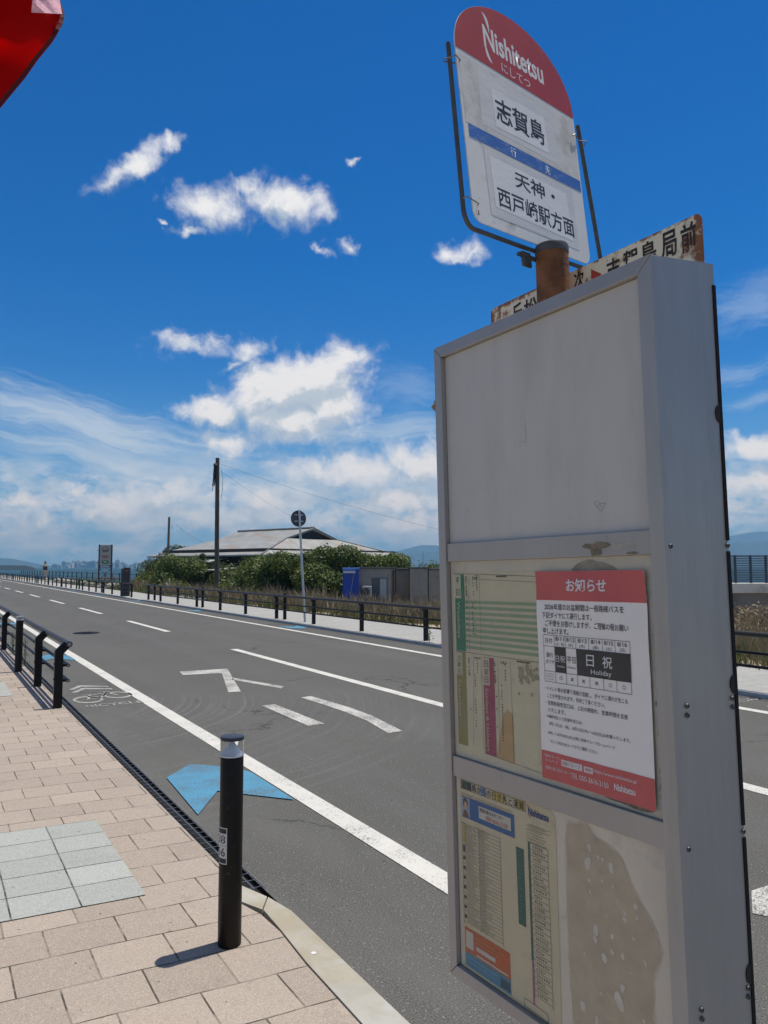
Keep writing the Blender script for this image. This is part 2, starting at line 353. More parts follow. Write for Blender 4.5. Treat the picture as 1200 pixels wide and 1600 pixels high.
# land: a graded sheet, shore to the right and far ahead, dropping to the beach
def land_z(x, y):
    e = min(1, max(0, (x-11.0)/7.0)); z = -.05 - .55*e*e
    shore = 34 if y < 62 else max(15.5, 34-(y-62)*1.6)
    if x > shore: z -= min(2.2, (x-shore)*.22)
    return z + (.07*math.sin(x*.9+y*.37)*math.cos(y*.53)*(1 if 11.8 < x < 40 else 0))
xs = [-400, -120, -40, -12, -2, 0, 4, 8.6, 10, 11.2, 12, 13, 14.5, 16, 17, 18, 20, 22, 25, 28, 31, 34, 37, 40, 44, 50, 58]
ys = [-60, -20, -6] + [i*2.5 for i in range(0, 30)] + [76+i*8 for i in range(0, 30)] + [330, 380, 420]
vs = [(x, y, land_z(x, y)) for y in ys for x in xs]; nx = len(xs)
fs = [(j*nx+i, j*nx+i+1, (j+1)*nx+i+1, (j+1)*nx+i) for j in range(len(ys)-1) for i in range(nx-1)]
o = link('land', npmesh('land', vs, fs, SOIL), kind='structure')
for p in o.data.polygons: p.use_smooth = True
sheet('road', [(1.502, -30), (8.86, -30), (8.86, 400), (1.502, 400)], ASPH, 0.0, kind='structure')
ROAD_Z = .004
# far pavement, with kerb step
MB().box((8.90, -30, -.04), (11.15, 400, .045)).build('far_pavement', FARPAV, kind='structure')
MB().box((8.80, -30, -.03), (8.895, 400, .05), .006).build('far_kerb', mat('grey_kerb', (.40, .40, .39), .8, var=.15), kind='structure')
# near sidewalk: flush with the grate, rounded corner with kerb stones
SW_Z = .022
side = [(-9, -30), (1.345, -30), (1.345, 2.35), (1.355, 2.9), (1.375, 3.2), (1.365, 3.40), (1.325, 3.56), (1.345, 3.68), (1.395, 3.78), (1.395, 400), (-9, 400)]
MB().prism([(x, y, -.05) for x, y in side], (0, 0, .05+SW_Z)).build('sidewalk', PAV, kind='structure')
GZ = SW_Z+.004
def granite(y0, y1, x0=-1.1):
    f2 = lambda x, y: (x, y-.06*x)
    sheet('sidewalk_granite_inlay', [f2(x0, y0), f2(.963, y0), f2(.963, y1), f2(x0, y1)], GRAN, GZ, kind='structure')
granite(3.93, 3.93+.2568*5); granite(3.93+.2568*26, 3.93+.2568*31); granite(3.93+.2568*52, 3.93+.2568*57)
def kerb_stone(a, z=SW_Z+.006):
    mb = MB(); top = [(x, y, zz) for x, y, zz in a]
    mb.prism([(x, y, -.05) for x, y, _ in a], (0, 0, .05))
    k = len(a); T = [mb.b.verts.new(p) for p in top]; B = [mb.b.verts.new((x, y, 0.0005)) for x, y, _ in a]
    mb.b.faces.new(T)
    for i in range(k): mb.b.faces.new((B[i], B[(i+1) % k], T[(i+1) % k], T[i]))
    return mb.build('kerb', KERB, kind='structure')
kerb_stone([(1.385, 3.435, .027), (1.476, 3.60, .006), (1.405, 3.80, .010), (1.385, 3.775, .02), (1.338, 3.66, .027), (1.330, 3.565, .027)])
kerb_stone([(1.350, -30, .027), (1.500, -30, .006), (1.512, 2.4, .006), (1.515, 3.40, .006), (1.479, 3.592, .006), (1.389, 3.428, .027), (1.380, 3.2, .027), (1.360, 2.9, .027), (1.350, 2.35, .027)])
sk = MB(); sk.lathe([(.0105, 0), (.0100, .0012)], 20); sk.build('kerb_stud', mat('stud_white', (.78, .78, .77), .5), loc=G(490, 1489, .0165), label='small round white stud on the tan kerb stone', cat='stud')
# drain grate along the kerb line
mb = MB(); mb.box((1.392, 3.60, -.06), (1.50, 70, -.03)); t = mb.build('drain_channel', BLACK2, kind='structure')
gr = empty('drain_grate', (1.45, 3.7, 0), label='long dark steel drain grating between pink sidewalk and asphalt', cat='drain grate')
mb = MB()
for x in (-.054, -.0015, .051): mb.box((x, .0, .007), (x+.0030, 66, .012))
mb.build('edge_bar', GRATE, gr)
mb = MB(); y = .02
while y < 36: mb.box((-.0505, y, .0075), (.0508, y+.0026, .0105)); y += .092
mb.build('cross_bar', GRATE, gr, kind='stuff')
MB().box((-.06, .0, -.029), (.062, 66, -.02)).build('grate_bed', BLACK2, gr)
mb = MB()
sheet('gutter_strip', [(8.70, -30), (8.79, -30), (8.79, 400), (8.70, 400)], mat('gutter_concrete', (.10, .10, .10), .9), ROAD_Z, kind='structure')
# painted lines
def line(pts, m=None, z=ROAD_Z, name='road_marking'): return sheet(name, pts, m or WHITE_LINE, z, kind='structure')
def strip(x, y0, y1, w=.15, m=None): return line([(x-w/2, y0), (x+w/2, y0), (x+w/2, y1), (x-w/2, y1)], m)
strip(2.325, 1.0, 390, .155); strip(8.0, -20, 390, .14); strip(5.20, -3, 14.52, .15)
y = 19.24
while y < 330: strip(5.20, y, y+4.45, .15); y += 8.48
line([(3.38, 11.83), (4.13, 11.80), (3.53, 9.56), (3.37, 9.58), (3.88, 11.33), (3.32, 11.44)], WORN_LINE)
line([(3.79, 10.62), (3.86, 10.80), (4.18, 9.67), (4.07, 9.53)], WORN_LINE)
line([(3.385, 8.47), (3.55, 8.47), (3.55, 7.18), (3.36, 7.16)], WORN_LINE)
line([(4.00, 8.75), (4.15, 8.78), (4.19, 8.2), (4.20, 7.8), (4.18, 7.3), (4.05, 6.47), (3.88, 6.46), (4.00, 7.1), (4.03, 7.6), (4.03, 8.1)], WORN_LINE)
line([G(1174, 1393), G(1232, 1374), G(1232, 1440), G(1176, 1428)], WORN_LINE)
def blue_chevron(x, y, s=1, flip=False):
    k = -1 if flip else 1
    pts = [(-.33, -.02), (-.06, .29), (.22, .01), (.28, -.22), (.275, -1.02), (.01, -.70), (-.11, -.55), (-.39, -1.0)]
    pts = [(x+k*a*s, y+k*b_*s) for a, b_ in pts]
    return line(pts, BLUE_LINE, ROAD_Z+.004, name='blue_bike_chevron')
blue_chevron(1.95, 5.98); blue_chevron(2.02, 15.05, .85); blue_chevron(2.0, 24.5, .85)
for y in (18.6, 27.6, 36.8, 46.0, 55.2, 64.0): blue_chevron(8.42, y, .8, True)
# manhole cover
mo = empty('manhole_cover', (3.38, 19.85, 0), label='round dark iron manhole cover set in the road surface', cat='manhole cover')
MAN = mat('manhole_iron', (.03, .03, .034), .5, .5, var=.3, vscale=20, bump=.5, bscale=40)
mb = MB(); mb.lathe([(.31, -.02), (.31, .008)], 40); mb.build('cover', MAN, mo)
mb = MB()
for r in (.1, .2, .28): mb.lathe([(r, .008), (r, .013), (r+.02, .013), (r+.02, .008)], 40, cap=False)
for k in range(8): mb.box((-.006, .03, .008), (.006, .28, .012), mtx=Matrix.Rotation(k*math.pi/4, 4, 'Z'))
mb.build('raised_pattern', MAN, mo)

# ------------------------------------------------------------------ lettering
TXT = {}
def text_mesh(body, bold=0.0, shear=0.0):
    k = (body, bold, shear)
    if k not in TXT:
        c = bpy.data.curves.new('lettering', 'FONT'); c.body = body; c.size = 1; c.offset = bold; c.shear = shear; c.resolution_u = 3
        o = bpy.data.objects.new('lettering', c); COL.objects.link(o)
        bpy.context.view_layer.update()
        me = bpy.data.meshes.new_from_object(o.evaluated_get(bpy.context.evaluated_depsgraph_get()))
        bpy.data.objects.remove(o); bpy.data.curves.remove(c)
        a = np.array([v.co[:2] for v in me.vertices]); TXT[k] = (me, a.min(0), a.max(0))
    return TXT[k]
def text(body, x0, x1, zc, h, m, parent, y=0., bold=0.0, rot=0, shear=0., name='lettering'):
    """lettering in the parent's XZ plane facing -Y; fitted between x0..x1 with height h round zc. rot=-90: runs downwards, x0..x1 is then the run in -z from zc"""
    me, lo, hi = text_mesh(body, bold, shear); me2 = me.copy(); me2.materials.clear(); me2.materials.append(m)
    a = np.array([v.co[:] for v in me.vertices]); w = hi-lo
    u = (a[:, 0]-lo[0])/w[0]; v = (a[:, 1]-lo[1])/w[1]-.5
    if rot == 0: X = x0+u*(x1-x0); Z = zc+v*h
    else: X = zc+v*h; Z = x0+u*(x1-x0)        # zc = column centre, x0 -> x1 are z values, letters turned on their side
    co = np.stack([X, np.full_like(X, y), Z], 1).astype(np.float32)
    me2.vertices.foreach_set('co', co.ravel()); me2.update()
    return link(name, me2, parent)
def ground_text(body, x0, x1, y0, y1, m, flip=None):
    me, lo, hi = text_mesh(body, .012); me2 = me.copy(); me2.materials.clear(); me2.materials.append(m)
    a = np.array([v.co[:] for v in me.vertices]); u = (a[:, 0]-lo[0])/(hi-lo)[0]; v = (a[:, 1]-lo[1])/(hi-lo)[1]
    return me2, np.stack([x0+u*(x1-x0), y0+v*(y1-y0), np.full_like(u, ROAD_Z)], 1)
def bike_mark(ox, oy, flip=False):
    k = -1 if flip else 1
    mb = MB()
    def T(x, y): return (ox+k*x, oy+k*y, ROAD_Z)
    def seg(a, b_, w=.03):
        a, b_ = Vector(a), Vector(b_); d = (b_-a).normalized(); s_ = Vector((-d.y, d.x))*w/2
        mb.poly([T(*(a+s_)), T(*(a-s_)), T(*(b_-s_)), T(*(b_+s_))])
    def ring(cx, cy, rx, ry, w=.035, N=28):
        P1 = [(cx+rx*math.cos(t_), cy+ry*math.sin(t_)) for t_ in [2*math.pi*i/N for i in range(N)]]
        P2 = [(cx+(rx-w)*math.cos(t_), cy+(ry-w*2.2)*math.sin(t_)) for t_ in [2*math.pi*i/N for i in range(N)]]
        for i in range(N): mb.poly([T(*P1[i]), T(*P1[(i+1) % N]), T(*P2[(i+1) % N]), T(*P2[i])])
    ring(.18, .20, .17, .27); ring(.56, .38, .17, .27)          # wheels (stretched along the road)
    for a, b_ in [((.18, .2), (.25, .52)), ((.25, .52), (.47, .62)), ((.56, .38), (.47, .62)), ((.34, .26), (.47, .60)), ((.34, .26), (.22, .46)), ((.18, .2), (.34, .26)), ((.17, .55), (.28, .58)), ((.44, .7), (.54, .68))]: seg(a, b_, .028)
    for y in (.95, 1.2):
        mb.poly([T(.08, y-.12), T(.16, y-.12), T(.30, y+.14), T(.30, y+.22), T(.26, y+.22)]); mb.poly([T(.30, y+.22), T(.30, y+.10), T(.60, y-.10), T(.60, y)])
    o = mb.build('bicycle_marking', BIKE_LINE, kind='structure', fix=False)
    me2, co = ground_text('BICYCLE', .08, .72, -.34, -.18, BIKE_LINE)
    co[:, 0] = ox+k*co[:, 0]; co[:, 1] = oy+k*co[:, 1]
    me2.vertices.foreach_set('co', co.astype(np.float32).ravel()); me2.update()
    link('bicycle_lettering', me2, kind='structure')
bike_mark(1.55, 9.72); bike_mark(9.0, 5.6, True)
bike_mark(8.72, 88, True)
o = line([(5.9, 92), (7.0, 92), (7.0, 97), (6.45, 101), (5.9, 97)], WORN_LINE)

# ------------------------------------------------------------------ bus stop sign
R3 = Euler((0.0144, -0.0156, 0)).to_matrix()
def rotm(az, rx, ry): return Matrix.Rotation(az, 3, 'Z') @ Matrix.Rotation(rx, 3, 'X') @ Matrix.Rotation(ry, 3, 'Y')
RC = rotm(-1.5519, .0144, -.0156); OC = Vector((.8227, .6777, 2.019)); BW = .5
U0, Y0, V0 = .149, .162, -2.0205            # post axis / pavement level in the case's own frame
def face_pt(u, y, v): return OC + RC @ Vector((u-BW, y, v))
root = empty('bus_stop_sign', face_pt(U0, Y0, V0), label='tall white and grey bus stop sign with arched red top and timetable case on sidewalk', cat='bus stop sign')
root.rotation_euler = RC.to_euler()
L = lambda u, y, v: Vector((u-U0, y-Y0, v-V0))
ALU = mat('case_grey_paint', (.36, .355, .335), .36, .25, var=.06, vscale=9, dirt=(.29, .28, .25), dscale=5, damt=(.55, .82), stretch=(5, 5, .55))
FRM = mat('case_frame_aluminium', (.36, .345, .325), .38, .35, var=.07, vscale=10, stretch=(1, 1, .3), dirt=(.22, .20, .18), dscale=22, damt=(.66, .8))
PANEL = mat('blank_panel_offwhite', (.52, .505, .46), .48, var=.05, vscale=2.5, dirt=(.42, .405, .365), dscale=3.5, damt=(.48, .80), stretch=(3, 3, .7))
CREAM = mat('cream_backing', (.64, .59, .46), .6, var=.08, vscale=10, dirt=(.36, .31, .22), dscale=13, damt=(.58, .8))
BEIGE = mat('beige_backing', (.72, .645, .51), .6, var=.07, vscale=8, dirt=(.42, .39, .33), dscale=11, damt=(.56, .8))
INK = mat('black_ink', (.02, .02, .022), .6); INKS = mat('faded_black_ink', (.07, .068, .06), .7)
WHITEINK = mat('white_print', (.70, .70, .68), .6)
# case body (top rises towards the back)
mb = MB(); prof = [(.012, 0), (.130, .012), (.130, -1.13), (.012, -1.13)]
mb.prism([L(0.0012, y, v) for y, v in prof], (BW-.0024, 0, 0)); mb.build('case', ALU, root)
case = root.children[-1] if root.children else None
case = [o for o in COL.objects if o.name == 'case'][0]
def fr(name, pts, m, y0=-.006, y1=.0118, parent=case, bev=.0):
    mb = MB(); mb.prism([L(u, y0, v) for u, v in pts], (0, y1-y0, 0))
    if bev: bmesh.ops.bevel(mb.b, geom=mb.b.edges[:], offset=bev, segments=2, affect='EDGES', profile=.5)
    return mb.build(name, m, parent)
fw_ = .0215; g_ = .0004
fr('frame_rail', [(g_, 0), (BW-g_, 0), (BW-.0245, -.0215), (fw_, -.0215)], FRM, bev=.0012)
fr('frame_rail', [(g_, -1.13), (fw_, -1.109), (BW-.0245, -1.109), (BW-g_, -1.13)], FRM, bev=.0012)
fr('frame_stile', [(0, -.0008), (fw_-g_, -.0222), (fw_-g_, -1.1083), (0, -1.1292)], FRM, bev=.0012)
fr('frame_stile', [(BW, -.0008), (BW, -1.1292), (BW-.0241, -1.1083), (BW-.0241, -.0222)], ALU, bev=.0012)
fr('cross_rail', [(fw_+g_, -.3690), (BW-.0249, -.3690), (BW-.0249, -.4020), (fw_+g_, -.4020)], FRM, -.003, .0116, bev=.001)
fr('cross_rail', [(fw_+g_, -.7480), (BW-.0249, -.7480), (BW-.0249, -.7830), (fw_+g_, -.7830)], FRM, -.003, .0116, bev=.001)
fr('blank_panel', [(fw_+g_, -.0223), (BW-.025, -.0223), (BW-.025, -.3686), (fw_+g_, -.3686)], PANEL, .004, .0114)
fr('backing_panel', [(fw_+g_, -.4024), (BW-.025, -.4024), (BW-.025, -.7476), (fw_+g_, -.7476)], CREAM, .004, .0114)
fr('backing_panel', [(fw_+g_, -.7834), (BW-.025, -.7834), (BW-.025, -1.1085), (fw_+g_, -1.1085)], BEIGE, .004, .0114)
# rivets, black rear slot and half-round cut-outs on the side
SCREW = mat('screw_steel', (.10, .10, .10), .5, .6)
for y, v in [(.005, -.392), (.022, -.599), (.022, -.611), (.011, -.777), (.021, -.975), (.021, -.986), (.1265, -.391), (.118, -.599), (.118, -.611), (.1265, -.777), (.118, -.977), (.118, -.988)]:
    mb = MB(); c_ = L(BW, y, v); mb.lathe([(.0035, 0), (.0035, .0008), (.0026, .002), (.0014, .002), (.0010, .001)], 14)
    mtx = Matrix.Translation(c_) @ Matrix.Rotation(math.pi/2, 4, 'Y'); bmesh.ops.transform(mb.b, matrix=mtx, verts=mb.b.verts)
    mb.build('rivet', SCREW, case, True)
for v0, v1 in ((-.02, -.384), (-.399, -.769), (-.785, -1.126)):
    mb = MB(); a_ = 1 if v0 < -.1 else 0
    mb.box(L(BW-.004, .1245, v1), L(BW+.0006, .1308, v0)); mb.build('rear_slot', BLACK2, case)
for v in (-.206, -.581, -.961):
    mb = MB(); mb.prism([L(BW-.003, .1243-.0085*math.cos(t_), v+.0125*math.sin(t_)) for t_ in np.linspace(-math.pi/2, math.pi/2, 14)], (.0037, 0, 0)); mb.build('slot_notch', mat('brown_black', (.02, .017, .015), .8), case)
mb = MB(); mb.box(L(-.008, -.004, -.118), L(.0035, .003, -.098), .002); mb.ico(L(-.004, -.004, -.11), .006, 2, .2); mb.build('latch', mat('yellowed_plastic', (.24, .19, .11), .6, var=.3, vscale=60), case)
# dirt, tape, scratches
def blot(name, pts, m, y, parent=case):
    mb = MB(); mb.poly([L(u, y, v) for u, v in pts]); return mb.build(name, m, parent, fix=False)
def smooth_loop(pts, jit=.0, k=4):
    out = []; N = len(pts)
    for i in range(N):
        p0, p1, p2, p3 = (np.array(pts[(i+j-1) % N]) for j in range(4))
        for s_ in range(k):
            t = s_/k; out.append(tuple(.5*((2*p1)+(-p0+p2)*t+(2*p0-5*p1+4*p2-p3)*t*t+(-p0+3*p1-3*p2+p3)*t**3)+rng.normal(0, jit, 2)))
    return out
TAPE = mat('old_tape', (.36, .34, .29), .5, var=.2, vscale=60); GRIME = mat('glue_grime', (.20, .17, .12), .8, var=.5, vscale=90)
blot('tape_residue', [(.353, -.3845), (.448, -.384), (.449, -.3925), (.353, -.3935)], TAPE, -.0034)
blot('glue_residue', smooth_loop([(.353, -.387), (.362, -.383), (.372, -.384), (.385, -.381), (.396, -.382), (.404, -.384), (.407, -.387), (.400, -.390), (.391, -.391), (.389, -.399), (.378, -.401), (.370, -.399), (.369, -.391), (.36, -.390)], .0007), GRIME, -.0037)
blot('glue_residue', smooth_loop([(.435, -.398), (.45, -.397), (.455, -.4), (.44, -.401)], .0004), GRIME, -.0037)
blot('glue_residue', smooth_loop([(.326, -.424), (.332, -.414), (.345, -.408), (.36, -.406), (.38, -.409), (.398, -.414), (.408, -.424)], .0007), mat('grey_glue', (.36, .325, .25), .8, var=.25, vscale=60), .0036)
SCR = mat('pencil_scratch', (.30, .29, .28), .7)
for pts in ([(.079, -.096), (.086, -.096), (.097, -.083), (.090, -.083)],): blot('scratch', pts, mat('faint_smudge', (.50, .485, .465), .6), .0037)
def scr(a, b_, w=.0008):
    a, b_ = Vector(a), Vector(b_); d = (b_-a).normalized(); s_ = Vector((-d.y, d.x))*w/2
    return [tuple(a+s_), tuple(a-s_), tuple(b_-s_), tuple(b_+s_)]
for a, b_ in [((.233, -.181), (.234, -.213)), ((.234, -.213), (.226, -.212)), ((.076, -.308), (.077, -.316)), ((.373, -.325), (.385, -.337)), ((.373, -.325), (.378, -.322)), ((.378, -.322), (.386, -.327)), ((.386, -.327), (.395, -.326)), ((.395, -.326), (.386, -.338)), ((.38, -.327), (.388, -.331))]:
    blot('scratch', scr(a, b_), SCR, .0037)
# post with cap
RUST = mat('rusty_steel', (.21, .085, .032), .8, var=.5, vscale=26, bump=.5, bscale=90, dirt=(.30, .20, .13), dscale=16, damt=(.52, .66))
DARKM = mat('dark_weathered_steel', (.085, .085, .082), .55, .3, var=.3, vscale=30, dirt=(.14, .07, .04), dscale=25, damt=(.55, .7))
PZ = .178-V0
mb = MB(); mb.lathe([(.0302, 0), (.0302, PZ-.016)], 36); mb.build('post', RUST, root, True)
mb = MB(); mb.lathe([(.0308, PZ-.0158), (.0312, PZ-.004), (.0295, PZ), (.026, PZ+.001)], 36); mb.build('post_cap', DARKM, root, True)
mb = MB(); mb.lathe([(.19, -.01), (.19, .04), (.17, .07), (.045, .09), (.034, .09)], 40); mb.build('base', mat('base_concrete', (.36, .35, .33), .9, var=.15), root, True)
# rusty route sign behind the post
ENAM = mat('rusty_enamel', (.82, .74, .55), .45, var=.06, vscale=12, dirt=(.30, .115, .035), dscale=13, damt=(.545, .60), bump=.2, bscale=40)
m = ENAM; q = NT(m.node_tree)                 # more rust towards both ends and the rim
b = q.n['Principled BSDF']; src = b.inputs['Base Color'].links[0].from_socket; tco = q.new('ShaderNodeTexCoord'); sp = q.new('ShaderNodeSeparateXYZ'); q.put(sp.inputs[0], tco.outputs['Object'])
endm = q.math('MAXIMUM', q.mapr(q.math('ABSOLUTE', q.math('SUBTRACT', sp.outputs[0], .2550-.0)), .20, .257, 0, .22), q.mapr(sp.outputs[2], .106, .122, 0, .16))
rn = q.noise(tco.outputs['Object'], 22, 8, .7)
q.put(b.inputs['Base Color'], q.mix(q.mapr(q.math('ADD', rn, endm), .62, .70), src, q.mix(rn, (.10, .035, .014), (.40, .15, .045))))
rs_o = face_pt(-.077, .202, .012)
rs = empty('route_plate_mount'); bpy.data.objects.remove(rs)
mb = MB(); rr = .012
def rrect(u0, v0, u1, v1, r, k=5):
    out = []
    for cx, cy, a0 in ((u1-r, v1-r, 0), (u0+r, v1-r, 90), (u0+r, v0+r, 180), (u1-r, v0+r, 270)):
        for i in range(k+1): a = rad(a0+90*i/k); out.append((cx+r*math.cos(a), cy+r*math.sin(a)))
    return out
mb.prism([(u, 0, v) for u, v in rrect(0, 0, .512, .122, rr)], (0, .0016, 0))
rplate = mb.build('route_plate', ENAM, root); rplate.location = L(-.077, .202, .012); 
INKW = mat('weathered_black_enamel', (.025, .022, .02), .6, dirt=(.16, .07, .03), dscale=30, damt=(.56, .62))
mb_h = .027                                   # letter height 27 mm, hung under the top edge
def rtext(b_, u0, u1, v0, v1, bold=.016): text(b_, u0+.077, u1+.077, (v0+v1)/2-.012, v1-v0, INKW, rplate, -.0006, bold+.006)
rtext('丘', -.010, .022, .082, .122); rtext('松', .026, .064, .080, .120); rtext('次', .163, .189, .096, .129)
mb = MB(); mb.prism([(u+.077, -.0004, v-.012) for u, v in ((.206, .088), (.206, .122), (.230, .105))], (0, -.0002, 0)); mb.build('arrow', mat('faded_red_enamel', (.42, .05, .035), .5, var=.2), rplate)
rtext('志', .242, .272, .085, .124); rtext('賀', .279, .312, .085, .126); rtext('島', .318, .348, .084, .126); rtext('局', .358, .388, .083, .127); rtext('前', .396, .424, .079, .126)
for u in (.18, .33):
    pass
for v in (.03, .075): mb = MB(); mb.tube([(.226-.0335, -.012, v), (.226-.02, -.003, v), (.226+.02, -.003, v), (.226+.0335, -.012, v)], .003, 6); mb.build('clamp', DARKM, rplate)
# arched head plate on its hoop
RP = rotm(rad(13.05), rad(-4.04), rad(-3.85)); OP = Vector((.7709, 1.0011, 2.1830))
M_root = Matrix.Translation(face_pt(U0, Y0, V0)) @ RC.to_4x4()
head = empty('head_plate_tmp'); bpy.data.objects.remove(head)
PWHITE = mat('weathered_plate_white', (.74, .73, .69), .5, var=.05, vscale=14, dirt=(.42, .39, .33), dscale=15, damt=(.54, .76))
PRED = mat('faded_plate_red', (.40, .035, .038), .5, var=.10, vscale=12, dirt=(.46, .13, .12), dscale=30, damt=(.60, .8))
PBLUE = mat('faded_plate_blue', (.04, .15, .46), .5, var=.1, vscale=14, dirt=(.30, .38, .52), dscale=50, damt=(.52, .75), stretch=(.6, 1, 2))
PW, PB, PT = .37, .31, .44
arch = [(PW/2+PW/2*math.cos(t_)*1.0, PB+(PT-PB)*math.sin(t_)**.92) for t_ in np.linspace(0, math.pi, 40)]
r_ = .022
low = [(r_*(1-math.sin(a)), r_*(1-math.cos(a))) for a in np.linspace(math.pi/2, 0, 8)] + [(PW-r_+r_*math.sin(a), r_*(1-math.cos(a))) for a in np.linspace(0, math.pi/2, 8)]
mb = MB(); mb.prism([(u, 0, v) for u, v in low+arch], (0, .0022, 0))
plate = mb.build('head_plate', PWHITE, root)
plate.matrix_basis = M_root.inverted() @ (Matrix.Translation(OP) @ RP.to_4x4())
def pp(name, pts, m, y=-.0005): mb = MB(); mb.poly([(u, y, v) for u, v in pts]); return mb.build(name, m, plate, fix=False)
pp('red_arch', [(PW-.0005, PB)]+[(min(PW-.0005, max(.0005, u)), v-.0005) for u, v in arch]+[(.0005, PB)], PRED)
pp('blue_stripe', [(.012, .1515), (PW-.004, .1515), (PW-.004, .1755), (.012, .1755)], PBLUE)
pp('paint_patch', [(.006, .176), (PW-.006, .176), (PW-.006, .302), (.006, .302)], mat('peeled_plate', (.64, .62, .58), .65, var=.08, vscale=18, dirt=(.40, .36, .29), dscale=11, damt=(.50, .70), bump=.08, bscale=50), -.0003)
PAPER = mat('sticker_white', (.80, .79, .76), .45, var=.02, vscale=20, bump=.12, bscale=7, stretch=(1, 1, 3))
PAPER2 = mat('old_sticker_white', (.68, .67, .64), .45, var=.05, vscale=10, bump=.16, bscale=6, stretch=(.6, 1, 3))
pp('sticker', [(.052, .188), (.290, .186), (.292, .292), (.056, .294)], PAPER2, -.0004)
pp('sticker', [(.094, .197), (.260, .200), (.256, .272), (.090, .268)], PAPER, -.0006)
pp('sticker', [(.050, .022), (.332, .022), (.330, .148), (.048, .150)], PAPER2, -.0004)
pp('sticker', [(.066, .040), (.312, .036), (.306, .132), (.062, .134)], PAPER, -.0006)
PL_INK = mat('sticker_ink', (.022, .022, .03), .5)
text('志賀島', .098, .250, .2335, .047, PL_INK, plate, -.00075, .016)
text('行', .130, .147, .1635, .018, WHITEINK, plate, -.0007, .006); text('先', .240, .257, .1635, .018, WHITEINK, plate, -.0007, .006)
text('天神・', .133, .262, .112, .032, PL_INK, plate, -.00075, .014)
text('西戸崎駅方面', .075, .320, .063, .038, PL_INK, plate, -.00075, .013)
def latin_logo(parent, x0, x1, zc, h, m, m2, y, bold=.03):
    text('Nishitetsu', x0, x1, zc, h, m, parent, y, bold, shear=.0, name='logo_lettering')
    w = (x1-x0)*.10
    for s_ in (1, -1):
        mb = MB()
        P1 = []; P2 = []
        for i in range(13):
            t = i/12; a = t*1.25
            rx = (x1-x0)*.17
            cx = x0+w*.6-s_*rx*.30; cz = zc
            ang = rad(90)-a*rad(70)
            X = cx + s_*(rx*math.cos(ang)*.55); Z = zc+s_*(h*.55+h*.85*math.sin(ang)*(1)-h*.35)
            th = h*.16*math.sin(math.pi*min(1, t*.95+.05))
            P1.append((X-s_*th*.6, y, Z)); P2.append((X+s_*th*.6, y, Z))
        for i in range(12): mb.poly([P1[i], P1[i+1], P2[i+1], P2[i]])
        mb.build('logo_swoosh', m2, parent, fix=False)
latin_logo(plate, .085, .272, .366, .044, WHITEINK, WHITEINK, -.0006, .024)
text('にしてつ', .132, .222, .3255, .018, WHITEINK, plate, -.0006, .0)
# hoop
mb = MB(); hp = [(-.006, .010, .318), (-.010, .010, .16), (-.014, .010, .02)]+[(-.014+.022*(1-math.cos(a)), .010, .02-.030*math.sin(a)) for a in np.linspace(.2, math.pi/2, 7)]+[(.12, .010, -.0095), (.30, .010, -.0065), (.40, .010, -.0045)]
mb.tube(hp, .0041, 10); mb.build('hoop', DARKM, plate, True)
mb = MB(); mb.tube([(.414, .016, .318), (.427, .014, .15), (.436, .012, .02), (.440, .011, -.06)], .0044, 10); mb.build('hoop_rod', DARKM, plate, True)
WIRE = mat('tie_wire', (.22, .19, .16), .5, .6)
for pts in ([(-.012, .004, .286), (-.007, -.004, .288), (.006, -.003, .284), (.006, .010, .286), (-.013, .019, .287), (-.020, .01, .284), (-.014, .001, .283)],
            [(-.019, .004, .034), (-.016, -.002, .036), (.012, -.004, .030), (.014, .008, .024), (.012, -.002, .012), (.010, -.003, .018)],
            [(.355, -.003, .268), (.362, -.005, .272), (.372, -.003, .266), (.40, .008, .277), (.421, .004, .28), (.427, .013, .278), (.419, .021, .277)]):
    mb = MB(); mb.tube(pts, .0012, 6); mb.build('tie_wire', WIRE, plate)
mb = MB(); mb.box((.142, .006, -.046), (.168, .012, -.018), .002); mb.build('clamp', DARKM, plate)
mb = MB(); mb.tube([(.132, .009, -.026), (.200, .009, -.026)], .0042, 8); mb.build('clamp_bolt', DARKM, plate, True)

# ------------------------------------------------------------------ printed sheets in the case
def sheet_root(name, u, v, **kw):
    o = empty(name, face_pt(u, 0, v), **kw); o.rotation_euler = RC.to_euler(); return o
def quad(parent, name, u0, v0, u1, v1, m, y, org): return poly(parent, name, [(u0, v0), (u1, v0), (u1, v1), (u0, v1)], m, y, org)
def poly(parent, name, pts, m, y, org):
    mb = MB(); mb.poly([(u-org[0], y, v-org[1]) for u, v in pts]); return mb.build(name, m, parent, fix=False)
def glyphs(segs):                             # break each line of unreadable small print into character-sized marks
    out = []
    for (u0, v0, u1, v1, h) in segs:
        if abs(u1-u0) < .006 or h < .0015 or name_is_rule(h): out.append((u0, v0, u1, v1, h)); continue
        u = u0
        while u < u1:
            w_ = h*random.uniform(.55, .95)
            if random.random() < .5: out.append((u, v0, u+w_, v0, h*random.uniform(.18, .3))); out.append((u+w_*.5, v0-h*.4, u+w_*.5, v0+h*.4, h*.2))
            else: out += [(u, v0+h*.35, u+w_, v0+h*.35, h*.16), (u, v0-h*.3, u+w_, v0-h*.3, h*.2), (u+w_*.2, v0-h*.4, u+w_*.2, v0+h*.4, h*.16)]
            u += h*1.15
    return out
def name_is_rule(h): return h > .02
